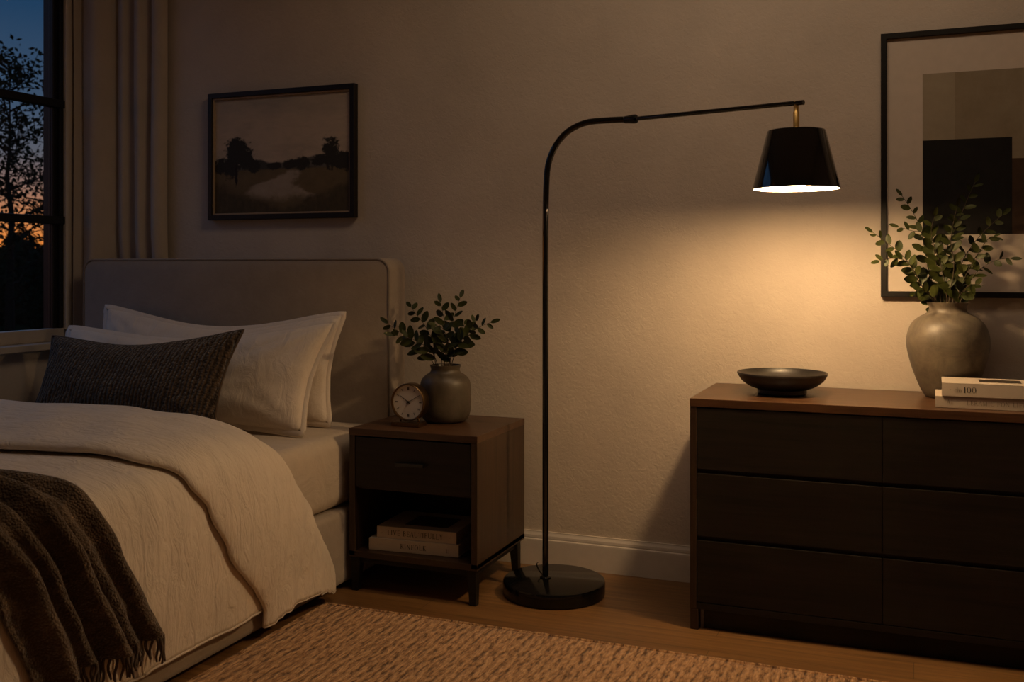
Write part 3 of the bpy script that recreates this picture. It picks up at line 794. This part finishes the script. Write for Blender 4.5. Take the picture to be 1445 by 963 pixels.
title('.', .018, .012, .015, -.0006, M['ink_faint'], bk, .1, 'spine_dot'); title('.', .271, .012, .015, -.0006, M['ink_faint'], bk, .1, 'spine_dot')
obj('cover_picture', quickbox(.085, .245, .045, .175, .0400, .0404), M['picture_dark'], bk, local=True)

# ------------------------------------------------------------------ POTTERY
def vessel(name, prof, cx, cy, mat, label, cat='vase'):
    b = lathe(new_bm(), prof, cx, cy, 72, True)
    o = obj(name, b, mat, autosmooth=50)
    return tag(o, label, cat)
def thicken(prof, t, z0):
    inner = [(max(.001, r-t), z) for r, z in prof[::-1] if z > z0+t*1.6 and r > t]
    return prof+inner+[(0, z0+t*1.5)]
def smooth_prof(pts, n):
    return [(max(0, p.x), p.y) for p in catmull([(r, z, 0) for r, z in pts], n)]
NVX, NVY = -1.572, -.268
prof = [(0, .5612), (.056, .5612)]+smooth_prof([(.060, .562), (.074, .566), (.086, .582), (.0915, .61), (.0925, .65), (.0915, .69), (.086, .712), (.072, .728), (.058, .737), (.0525, .745), (.0525, .753), (.0555, .761), (.0560, .765)], 40)
vase_small = vessel('vase', thicken(prof, .005, .561), NVX, NVY, M['olive_ceramic'], 'grey brown stoneware vase with short neck on the nightstand behind the clock')
DVX, DVY = .0985, -.150
prof = [(0, .7132), (.060, .7132)]+smooth_prof([(.064, .714), (.070, .722), (.083, .746), (.102, .795), (.116, .845), (.121, .882), (.117, .915), (.104, .944), (.084, .962), (.066, .972), (.0565, .980), (.0540, .988), (.0560, .998), (.0610, 1.005), (.0615, 1.009)], 48)
vase_big = vessel('vase', thicken(prof, .006, .713), DVX, DVY, M['pale_ceramic'], 'large pale stoneware vase with broad shoulders on the dresser')
BWX, BWY = -.392, -.245
prof = [(0, .7135), (.072, .7135), (.077, .716), (.077, .728)]+smooth_prof([(.080, .7290), (.104, .738), (.126, .754), (.138, .771), (.1410, .779)], 16)+[(.1400, .782), (.1365, .7815)]+smooth_prof([(.134, .774), (.118, .757), (.09, .744), (.05, .737), (0.0, .735)], 16)
vessel('bowl', prof, BWX, BWY, M['bowl'], 'shallow charcoal bowl with a foot ring on the dresser under the lamp', 'bowl')

# ------------------------------------------------------------------ BRANCHES
def leaf_mesh(bm, p, d, nrm, ln, wd, curl):
    d = d.normalized(); sd = d.cross(nrm).normalized(); up = sd.cross(d).normalized()
    prof = [(0, .06), (.10, .52), (.26, .90), (.46, 1.0), (.66, .95), (.82, .70), (.93, .40), (1.0, .0)]
    Lr, Mr, Rr = [], [], []
    for t, w_ in prof:
        c = p+d*ln*t-up*(curl*ln*t*t)
        Mr.append(bm.verts.new(c-up*(.10*wd*(1 if w_ > .05 else 0)))); e = sd*wd*.5*max(w_, .02)
        Lr.append(bm.verts.new(c-e)); Rr.append(bm.verts.new(c+e))
    for i in range(len(prof)-1):
        bm.faces.new((Lr[i], Mr[i], Mr[i+1], Lr[i+1])); bm.faces.new((Mr[i], Rr[i], Rr[i+1], Mr[i+1]))
def branch(px, base, ytip, label, group, leaf_len, seed, rad=.0016, start=.40, gap=.7, off=(0, 0)):
    """px: pixel trace from the vase mouth to the tip; base: a point inside the vase"""
    rnd = random.Random(seed)
    n = len(px); pts = [Vector(base)]
    for k, (u, v) in enumerate(px):
        f = (k+.0)/(n-1); pts.append(at_y(u, v, base[1]+.35*(pts[0].y-base[1])+(ytip-base[1])*f))
    P = catmull(pts, 30)
    t = thing('leafy_branch', label, 'branch', base, 0, group)
    obj('stem', quick_tube(P, [rad*(1.25-.8*i/29) for i in range(30)], 6), M['stem'], t, smooth=True)
    length = sum((a-c).length for a, c in zip(P[6:], P[7:]))
    b = new_bm(); nl = max(5, int(length*(1-start)/(leaf_len*gap*.62)))
    view = Vector((.15, -1, .25))
    for k in range(nl):
        f = start+(1-start)*(k+.3)/nl; i = min(28, int(f*29)); p = P[i].lerp(P[i+1], f*29-i)
        tg = (P[i+1]-P[i]).normalized(); side = 1 if k % 2 else -1
        nrm = (view+Vector((rnd.uniform(-.7, .7), rnd.uniform(-.5, .5), rnd.uniform(-.5, .9)))).normalized()
        lat = tg.cross(view).normalized()*side
        d = (tg*rnd.uniform(.45, .85)+lat*rnd.uniform(.7, 1.0)+view*rnd.uniform(-.35, .45)).normalized()
        sc = (.72+.45*math.sin(PI*min(1, f*1.05)))*rnd.uniform(.85, 1.12)
        leaf_mesh(b, p, d, nrm, leaf_len*sc, leaf_len*sc*rnd.uniform(.46, .60), rnd.uniform(-.1, .25))
    tg = (P[-1]-P[-2]).normalized()
    leaf_mesh(b, P[-1], tg, (view+Vector((.3, 0, .3))).normalized(), leaf_len*.85, leaf_len*.36, .1)
    obj('leaves', b, M['leaf'], t, smooth=True)
def z5(*p): return [(530+x/7.405, 400+y/7.405) for x, y in p]
G = 'leafy branches in the nightstand vase'
base = (NVX, NVY, .64)
NB = [
 (z5((600, 830), (480, 690), (350, 570), (220, 490), (130, 420)), -.30, 'leafy branch in the small vase arching furthest left, across the headboard edge'),
 (z5((625, 830), (600, 620), (520, 450), (430, 330), (370, 250)), -.20, 'leafy branch in the small vase leaning left, its tip just above the headboard side'),
 (z5((640, 830), (560, 690), (400, 590), (280, 560), (190, 540)), -.36, 'lowest left leafy branch in the small vase, drooping beside the clock'),
 (z5((690, 830), (700, 600), (720, 420), (700, 300), (680, 200)), -.24, 'upright leafy branch in the small vase, second tallest'),
 (z5((720, 830), (770, 560), (820, 360), (865, 210), (885, 150)), -.22, 'tallest leafy branch in the small vase'),
 (z5((800, 830), (880, 660), (1000, 520), (1100, 450), (1200, 410)), -.26, 'leafy branch in the small vase reaching furthest right over the plain wall'),
 (z5((770, 830), (860, 640), (960, 530), (1020, 440), (1045, 390)), -.34, 'short leafy branch in the small vase leaning right inside the longest right one'),
 (z5((740, 830), (750, 690), (740, 560), (700, 470), (640, 440)), -.36, 'short leafy branch at the middle front of the small vase'),
 (z5((780, 830), (800, 690), (850, 560), (900, 480), (930, 430)), -.18, 'short leafy branch at the back right of the small vase'),
]
for k, (px, yt, lab) in enumerate(NB): branch(px, (NVX+.004*(k-4), NVY+.006*math.sin(k*2.1), .66), yt, lab, G, .0445, 40+k, gap=.52)
def z8(*p): return [(1200+x/4.376, 230+y/4.376) for x, y in p]
G = 'leafy branches in the dresser vase'
DB = [
 (z8((515, 872), (420, 710), (320, 570), (220, 490), (140, 430)), -.22, 'leafy branch in the large vase reaching furthest left, over the frame edge'),
 (z8((525, 872), (440, 760), (360, 620), (270, 590), (180, 605)), -.28, 'low left leafy branch in the large vase, sagging below the longest left one'),
 (z8((535, 872), (480, 640), (430, 400), (370, 280), (320, 205)), -.13, 'tall left leafy branch in the large vase against the pale mat board'),
 (z8((560, 872), (520, 560), (480, 440), (380, 420), (300, 395)), -.20, 'short left leafy branch in the large vase between the two long left ones'),
 (z8((575, 872), (590, 560), (660, 380), (720, 230), (770, 120)), -.16, 'tallest leafy branch in the large vase, rising across the black square'),
 (z8((600, 872), (560, 640), (520, 520), (500, 420), (520, 330)), -.22, 'leafy branch in the large vase rising straight along the left edge of the black square'),
 (z8((630, 872), (680, 640), (760, 500), (850, 400), (940, 320)), -.17, 'leafy branch in the large vase curving up to the right corner of the black square'),
 (z8((650, 872), (720, 680), (800, 540), (860, 460), (900, 460)), -.24, 'leafy branch in the large vase leaning right below the black square'),
 (z8((675, 872), (760, 700), (840, 630), (920, 595), (990, 590)), -.20, 'leafy branch in the large vase reaching furthest right'),
 (z8((660, 872), (690, 800), (730, 760), (770, 750), (795, 750)), -.27, 'shortest right leafy branch in the large vase, just above the rim'),
 (z8((530, 872), (490, 820), (450, 790), (420, 785), (395, 800)), -.25, 'shortest left leafy branch in the large vase, just above the rim'),
 (z8((610, 872), (640, 640), (620, 480), (640, 350), (660, 270)), -.24, 'leafy branch in the middle of the large vase, tip on the black square'),
]
for k, (px, yt, lab) in enumerate(DB): branch(px, (DVX+.004*(k-6), DVY+.006*math.sin(k*2.1), .86), yt, lab, G, .0365, 80+k, gap=.62)

# ------------------------------------------------------------------ CLOCK
CX, CY, CZ = -1.643, -.405, .6455
clk = thing('alarm_clock', 'small round bronze desk clock with cream dial on the nightstand', 'clock', (CX, CY, .5612))
def disc_y(prof, n=48):
    b = new_bm(); rings = []
    for r, y in prof:
        if r < 1e-6: rings.append([b.verts.new((CX, y, CZ))])
        else: rings.append([b.verts.new((CX+r*math.cos(2*PI*i/n), y, CZ+r*math.sin(2*PI*i/n))) for i in range(n)])
    for a, c in zip(rings, rings[1:]):
        for i in range(n):
            j = (i+1) % n
            if len(c) == 1: b.faces.new((a[i], a[j], c[0]))
            elif len(a) == 1: b.faces.new((a[0], c[j], c[i]))
            else: b.faces.new((a[i], a[j], c[j], c[i]))
    bmesh.ops.recalc_face_normals(b, faces=b.faces[:]); return b
obj('case', disc_y([(.059, CY-.016), (.060, CY-.023), (.0625, CY-.0245), (.0652, CY-.022), (.0658, CY-.016), (.0658, CY+.018), (.062, CY+.024), (0, CY+.024)]), M['bronze'], clk, autosmooth=40)
dial = obj('dial', disc_y([(.060, CY-.0158), (0, CY-.0158)]), M['dial'], clk)
b = new_bm()
for k in range(12):
    a = 2*PI*k/12; L_ = (.042, .052); wd = .0016 if k % 3 else .0024
    d = Vector((math.sin(a), 0, math.cos(a))); s = Vector((math.cos(a), 0, -math.sin(a)))
    offs = (0,) if k not in (0, 6) else (-.002, .002)
    for o_ in offs:
        c0 = Vector((CX, CY-.0164, CZ))+s*o_
        b.faces.new([b.verts.new(c0+d*r+s*q) for r, q in ((L_[0], -wd*.6), (L_[0], wd*.6), (L_[1], wd*.6), (L_[1], -wd*.6))])
obj('hour_markers', b, M['ink'], dial)
def hand(name, ang, ln, wd, y, mat):
    a = math.radians(ang); d = Vector((math.sin(a), 0, math.cos(a))); s = Vector((math.cos(a), 0, -math.sin(a))); c0 = Vector((CX, y, CZ))
    b = new_bm(); fr = [b.verts.new(c0+d*r+s*q) for r, q in ((-.008, -wd), (-.008, wd), (ln*.8, wd*.8), (ln, 0), (ln*.8, -wd*.8))]
    bk_ = [b.verts.new(v.co+Vector((0, .0006, 0))) for v in fr]
    b.faces.new(fr); b.faces.new(bk_[::-1])
    for i in range(5): b.faces.new((fr[i], bk_[i], bk_[(i+1) % 5], fr[(i+1) % 5]))
    bmesh.ops.recalc_face_normals(b, faces=b.faces[:]); obj(name, b, mat, clk)
hand('hour_hand', 305, .042, .0013, CY-.0175, M['ink']); hand('minute_hand', 60, .048, .0011, CY-.0185, M['ink']); hand('second_hand', 212, .034, .0004, CY-.0192, M['brass'])
obj('hub', disc_y([(.0045, CY-.0165), (.0045, CY-.0200), (0, CY-.0203)], 16), M['ink'], clk)
obj('base', quickbox(CX-.058, CX+.052, CY-.036, CY+.024, .5612, .5765, .0025), M['bronze'], clk)
for x in (-.036, .036): obj('foot', quick_tube([(CX+x, CY-.006, .574), (CX+x*.92, CY-.006, .592)], .0035, 8), M['bronze'], clk, smooth=True)

# ------------------------------------------------------------------ FLOOR LAMP
LX, LY = -1.145, -.303
PX, PY = -1.1755, -.304
lamp = thing('floor_lamp', 'tall black arc floor lamp with lit cone shade standing between nightstand and dresser', 'lamp', (LX, LY, 0))
b = lathe(new_bm(), [(0, .001), (.170, .001), (.174, .004), (.175, .010), (.175, .042), (.173, .048), (.168, .051), (0, .0515)], LX, LY, 96, True)
obj('base', b, M['base_black'], lamp, autosmooth=35)
b = lathe(new_bm(), [(.0105, .051), (.019, .051), (.019, .055), (.013, .058), (.0105, .0585)], PX, PY, 32, True)
obj('pole_collar', b, M['black_gloss'], lamp, autosmooth=35)
def lp(u, v): return at_y(u, v, PY)
bend = [lp(771, 262), lp(774, 231), lp(784, 206), lp(801, 186), lp(826, 173.5), lp(855, 170), lp(888, 168.5)]
pole_pts = [Vector((PX, PY, .05)), Vector((PX, PY, .5)), Vector((PX, PY, 1.0)), Vector((PX, PY, 1.25))]+bend
pp_ = catmull(pole_pts, 90)
obj('pole', quick_tube(pp_, .0108, 16), M['black_gloss'], lamp, smooth=True)
SHY = -.56                                             # the arm swings forward, away from the wall
a0, a1 = lp(884, 169), at_y(1134, 144.5, SHY-.012)
dirv = (a1-a0).normalized()
obj('arm', quick_tube([a0, a0.lerp(a1, .5), a1], .0074, 14), M['black_gloss'], lamp, autosmooth=40)
obj('arm_joint', quick_tube([a0-dirv*.004, a0-dirv*.0039, a0+dirv*.012, a0+dirv*.034, a0+dirv*.040, a0+dirv*.0405], [.0095, .0125, .0135, .0155, .0145, .007], 20), M['black_satin'], lamp, autosmooth=40)
SHX = at_y(1123.5, 268, SHY).x; SZ0, SZ1, SR0, SR1 = 1.3435, 1.514, .1235, .082
za = a0.z+(SHX-a0.x)*dirv.z/dirv.x
b = lathe(new_bm(), [(.0088, SZ1+.002), (.0088, za-.026), (.0072, za-.024), (.0072, za-.006), (.0085, za-.003), (.0085, za+.005), (0, za+.0065)], SHX, SHY, 24, True)
lathe(b, [(.0115, SZ1), (.0115, SZ1+.006), (.0088, SZ1+.007)], SHX, SHY, 24)
bmesh.ops.recalc_face_normals(b, faces=b.faces[:])
obj('stem', b, M['brass'], lamp, autosmooth=40)
outer = [(0, SZ1), (SR1-.006, SZ1), (SR1-.001, SZ1-.002), (SR1+.001, SZ1-.007), (SR0-.0005, SZ0+.004), (SR0, SZ0), (SR0-.0022, SZ0)]
shade = obj('shade', lathe(new_bm(), outer+[(SR0-.0025, SZ0+.001), (SR1-.0015, SZ1-.008), (SR1-.008, SZ1-.003), (0, SZ1-.003)], SHX, SHY, 96, True), M['black_gloss'], lamp, autosmooth=35)
b = lathe(new_bm(), [(SR0-.0032, SZ0+.0008), (SR1-.0030, SZ1-.010), (SR1-.012, SZ1-.006), (0, SZ1-.006)], SHX, SHY, 96)
for f in b.faces: f.normal_flip()
obj('shade_lining', b, M['shade_white'], shade, autosmooth=35)
em = bpy.data.materials.new('lit_bulb'); em.use_nodes = True; em.node_tree.nodes.clear()
_e = em.node_tree.nodes.new('ShaderNodeEmission'); _e.inputs[0].default_value = (*LAMP_COLOR, 1); _e.inputs[1].default_value = LAMP_STRENGTH
_o = em.node_tree.nodes.new('ShaderNodeOutputMaterial'); em.node_tree.links.new(_e.outputs[0], _o.inputs[0])
BZ = SZ0+.035
b = lathe(new_bm(), [(0, BZ-.036)]+[(.036*math.sin(PI*k/12), BZ-.036*math.cos(PI*k/12)) for k in range(1, 10)]+[(.015, BZ+.040), (.0135, BZ+.048)], SHX, SHY, 32, True)
obj('bulb', b, em, lamp, smooth=True)
obj('bulb_socket', lathe(new_bm(), [(.0145, BZ+.042), (.0175, BZ+.043), (.0175, SZ1-.012), (.012, SZ1-.006)], SHX, SHY, 24), M['shade_white'], lamp, autosmooth=35)
cpts = [(PX-.006, PY, .0565), (PX-.018, PY+.010, .060), (PX-.034, PY+.02, .072), (PX-.040, PY+.02, .088), (PX-.034, PY+.02, .094)]
obj('switch_cord', quick_tube(catmull(cpts, 14), [.0026]*11+[.002, .0015, .001], 8), M['black_satin'], lamp, smooth=True)

# ------------------------------------------------------------------ DRESSER
DX0, DX1, DY0, DY1, DZ = -.6425, .475, -.469, -.022, .713
ds = thing('dresser', 'long dark espresso six drawer dresser standing against the wall at right', 'dresser', ((DX0+DX1)/2, (DY0+DY1)/2, 0))
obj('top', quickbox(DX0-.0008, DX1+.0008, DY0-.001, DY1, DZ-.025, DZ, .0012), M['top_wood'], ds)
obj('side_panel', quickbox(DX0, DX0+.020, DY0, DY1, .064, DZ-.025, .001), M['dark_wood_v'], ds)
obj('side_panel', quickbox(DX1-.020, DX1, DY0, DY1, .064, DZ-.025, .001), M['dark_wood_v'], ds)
obj('back_panel', quickbox(DX0+.02, DX1-.02, DY1-.010, DY1, .064, DZ-.025), M['inner_wood'], ds)
obj('inner_carcass', quickbox(DX0+.02, DX1-.02, DY0+.020, DY1-.010, .064, DZ-.025), M['inner_wood'], ds)
obj('bottom_rail', quickbox(DX0+.020, DX1-.020, DY0+.001, DY0+.020, .064, .084, .001), M['dark_wood'], ds)
obj('toe_kick', quickbox(DX0+.037, DX1-.037, DY0+.028, DY0+.046, 0, .064, .001), M['dark_wood'], ds)
for x0, x1 in ((DX0, DX0+.026), (DX1-.026, DX1)):
    for y0, y1 in ((DY0, DY0+.04), (DY1-.04, DY1)): obj('foot', quickbox(x0, x1, y0, y1, 0, .064, .003), M['dark_wood_v'], ds)
XM = -.084
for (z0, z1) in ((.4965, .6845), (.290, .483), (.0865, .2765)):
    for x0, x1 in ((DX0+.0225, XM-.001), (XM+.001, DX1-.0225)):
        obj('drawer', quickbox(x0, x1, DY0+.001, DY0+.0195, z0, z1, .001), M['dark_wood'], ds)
g = 'books on the dresser'
bk = book((.058, -.412, .7135), math.radians(-1.0), .318, .165, .0335, M['cover2'], 'pale book at the bottom of the pair on the dresser beside the large vase', g)
title('AI', .030, .0105, .0135, -.0006, M['ink_faint'], bk, .1, 'small_print')
title('LERAMIC FON LIFE', .082, .0105, .0130, -.0006, M['ink_faint'], bk, .10)
bk = book((.075, -.416, .7472), math.radians(-1.0), .290, .160, .0395, M['cover'], 'pale book on top of the pair on the dresser, large number on its spine', g)
title('dn', .033, .0125, .0150, -.0006, M['ink_faint'], bk, .05, 'small_print'); title('100', .057, .0115, .0170, -.0006, M['ink'], bk, .08)
title('.', .022, .012, .016, -.0006, M['ink_faint'], bk, .1, 'spine_dot'); title('.', .224, .012, .016, -.0006, M['ink_faint'], bk, .1, 'spine_dot')
obj('cover_picture', quickbox(.10, .21, .045, .12, .0395, .0399), M['picture_dark'], bk, local=True)

# ------------------------------------------------------------------ FRAMED LANDSCAPE
def frame_mesh(x0, x1, z0, z1, yb, yf, wd, bev=.0015):
    b = new_bm()
    def ring(ins, y): return [b.verts.new(p) for p in ((x0+ins, y, z0+ins), (x1-ins, y, z0+ins), (x1-ins, y, z1-ins), (x0+ins, y, z1-ins))]
    rs = [ring(0, yb), ring(0, yf+bev), ring(bev, yf), ring(wd-bev, yf), ring(wd, yf+bev), ring(wd, yb)]
    for a, c in zip(rs, rs[1:]+rs[:1]):
        for i in range(4): b.faces.new((a[i], a[(i+1) % 4], c[(i+1) % 4], c[i]))
    bmesh.ops.recalc_face_normals(b, faces=b.faces[:]); return b
def landscape_mat():
    m = base_mat('painted_landscape', (.2, .2, .2), .6, spec=.3)
    t = N(m, 'ShaderNodeTexCoord'); sp = N(m, 'ShaderNodeSeparateXYZ'); L(m, t.outputs['Generated'], sp.inputs[0])
    X, Z = sp.outputs['X'], sp.outputs['Z']
    def mth(op, a, b_=None, c_=None):
        n = N(m, 'ShaderNodeMath', operation=op)
        for k, v in enumerate((a, b_, c_)):
            if v is None: continue
            if isinstance(v, (int, float)): n.inputs[k].default_value = v
            else: L(m, v, n.inputs[k])
        return n.outputs[0]
    def mixc(f, a, c):
        n = N(m, 'ShaderNodeMixRGB'); L(m, f, n.inputs[0])
        for k, v in ((1, a), (2, c)):
            if isinstance(v, tuple): n.inputs[k].default_value = (*v, 1)
            else: L(m, v, n.inputs[k])
        return n.outputs[0]
    def soft(x, w_): 
        n = N(m, 'ShaderNodeMapRange'); n.interpolation_type = 'SMOOTHSTEP'; n.inputs[1].default_value = -w_; n.inputs[2].default_value = w_; L(m, x, n.inputs[0]); return n.outputs[0]
    g = t.outputs['Generated']
    def nse(sc, d=4, stretch=(1, 1, 1)):
        mp = N(m, 'ShaderNodeMapping'); mp.inputs['Scale'].default_value = stretch; L(m, g, mp.inputs[0]); return noise_tex(m, mp.outputs[0], sc, d, .6)
    n1, n2, n3, n4 = nse(3, 5, (1, 1, 2)), nse(9, 5), nse(30, 4), nse(16, 6, (2.2, 1, .8))
    sky = ramp(m, mth('ADD', mth('MULTIPLY', Z, .45), mth('MULTIPLY', n1, .75)), [(.42, (.62, .50, .365)), (.55, (.45, .37, .285)), (.68, (.56, .455, .345)), (.9, (.41, .35, .28))])
    # far hills
    def ridge(height, amp, nn): return soft(mth('SUBTRACT', mth('ADD', height, mth('MULTIPLY', mth('SUBTRACT', nn, .5), amp)), Z), .012)
    def hill(cx, wd, h): 
        d = mth('DIVIDE', mth('SUBTRACT', X, cx), wd); return mth('MULTIPLY', mth('EXPONENT', mth('MULTIPLY', mth('MULTIPLY', d, d), -1.0)), h)
    col = mixc(ridge(mth('ADD', .41, mth('ADD', hill(.85, .25, .08), hill(.3, .12, .05))), .03, n2), sky, (.12, .105, .085))
    col = mixc(ridge(mth('ADD', .37, mth('ADD', hill(.34, .09, .09), hill(.62, .08, .06))), .05, n2), col, (.055, .052, .043))
    # meadow
    col = mixc(ridge(.375, .01, n2), col, mixc(n2, (.10, .074, .036), (.22, .16, .08)))
    # river: a winding pale band
    cxr = mth('ADD', .52, mth('MULTIPLY', mth('SINE', mth('MULTIPLY', Z, 22.0)), .07))
    wdr = mth('ADD', mth('MULTIPLY', mth('SUBTRACT', .37, Z), .95), .02)
    dist = mth('ABSOLUTE', mth('SUBTRACT', X, mth('ADD', cxr, mth('MULTIPLY', mth('SUBTRACT', n2, .5), .22))))
    riv = soft(mth('SUBTRACT', wdr, dist), .03)
    band = mth('MULTIPLY', soft(mth('SUBTRACT', mth('ADD', Z, mth('MULTIPLY', mth('SUBTRACT', n2, .5), .2)), .13), .05), soft(mth('SUBTRACT', .36, Z), .015))
    col = mixc(mth('MULTIPLY', riv, band), col, mixc(n2, (.26, .21, .155), (.46, .38, .29)))
    # foreground grasses and banks
    fg = soft(mth('SUBTRACT', mth('ADD', .04, mth('ADD', mth('MULTIPLY', mth('ABSOLUTE', mth('SUBTRACT', X, .52)), .42), mth('MULTIPLY', mth('SUBTRACT', n2, .5), .25))), Z), .05)
    col = mixc(fg, col, mixc(n4, (.030, .024, .012), (.125, .092, .045)))
    # trees
    def tree(cx, cz, rx, rz, c):
        nonlocal col
        a = mth('DIVIDE', mth('SUBTRACT', X, cx), rx); e = mth('DIVIDE', mth('SUBTRACT', Z, cz), rz)
        d = mth('SQRT', mth('ADD', mth('MULTIPLY', a, a), mth('MULTIPLY', e, e)))
        f = soft(mth('SUBTRACT', mth('ADD', 1.0, mth('ADD', mth('MULTIPLY', mth('SUBTRACT', n2, .5), 1.5), mth('MULTIPLY', mth('SUBTRACT', n3, .5), 1.6))), d), .20)
        col = mixc(f, col, c)
    for cx, cz, rx, rz in ((.06, .42, .08, .07), (.17, .52, .095, .13), (.24, .47, .06, .10), (.13, .42, .07, .10), (.30, .40, .05, .05), (.45, .40, .05, .03), (.57, .41, .05, .04), (.66, .42, .05, .06), (.80, .44, .075, .05), (.86, .49, .06, .12), (.96, .42, .07, .08)):
        tree(cx, cz, rx, rz, (.030, .027, .018))
    tree(.165, .33, .010, .09, (.02, .016, .01))
    mb = nse(60, 3)
    return finish(m, col, bump(m, mb, .2, .002))
fx0, fx1, fz0, fz1, fyf = -2.808, -2.090, 1.318, 1.858, -.032
pic = thing('framed_painting', 'small landscape painting of a river and trees in a black frame above the headboard', 'painting', ((fx0+fx1)/2, -.016, fz0))
obj('frame', frame_mesh(fx0, fx1, fz0, fz1, -.001, fyf, .021), M['frame_black'], pic)
obj('gilt_edge', frame_mesh(fx0+.021, fx1-.021, fz0+.021, fz1-.021, -.002, -.025, .007, .0008), M['gold'], pic)
obj('canvas', quickbox(fx0+.027, fx1-.027, -.016, -.003, fz0+.027, fz1-.027), landscape_mat(), pic)

# ------------------------------------------------------------------ FRAMED ABSTRACT
ax0, ax1, az0, az1, ayf = -.101, .605, 1.020, 1.888, -.026
art = thing('framed_print', 'large black framed abstract print of square blocks hanging above the dresser', 'picture', ((ax0+ax1)/2, -.013, az0))
obj('frame', frame_mesh(ax0, ax1, az0, az1, -.001, ayf, .0185), M['frame_black'], art)
obj('mat_board', quickbox(ax0+.018, ax1-.018, -.014, -.003, az0+.018, az1-.018), M['mat_board'], art)
def grainy(name, a, c):
    m = base_mat(name, a, .75, spec=.25); f = noise_tex(m, coords(m), 14, 6, .65); return finish(m, ramp(m, f, [(.3, a), (.7, c)]), bump(m, noise_tex(m, coords(m), 150, 3), .15, .001))
mats = [grainy('sand_block', (.30, .245, .17), (.35, .29, .205)), grainy('taupe_block', (.235, .185, .12), (.29, .235, .16)), grainy('black_block', (.006, .0055, .005), (.013, .011, .009)),
        grainy('umber_block', (.042, .022, .012), (.07, .038, .02)), grainy('cream_block', (.54, .46, .37), (.59, .50, .41)), grainy('stone_block', (.26, .21, .14), (.32, .26, .18))]
b = new_bm()
def block(x0, x1, z0, z1, mi, y=-.0146):
    f = b.faces.new([b.verts.new(p) for p in ((x0, y, z0), (x1, y, z0), (x1, y, z1), (x0, y, z1))]); f.material_index = mi
bx0, bx1 = .027, .477
block(bx0, .124, 1.531, 1.748, 0); block(.124, .318, 1.531, 1.748, 1); block(.318, bx1, 1.531, 1.748, 5)
block(bx0, .290, 1.223, 1.531, 2); block(.290, bx1, 1.463, 1.531, 1); block(.290, bx1, 1.223, 1.463, 3); block(bx0, bx1, 1.145, 1.223, 4)
obj('print', b, mats, art)
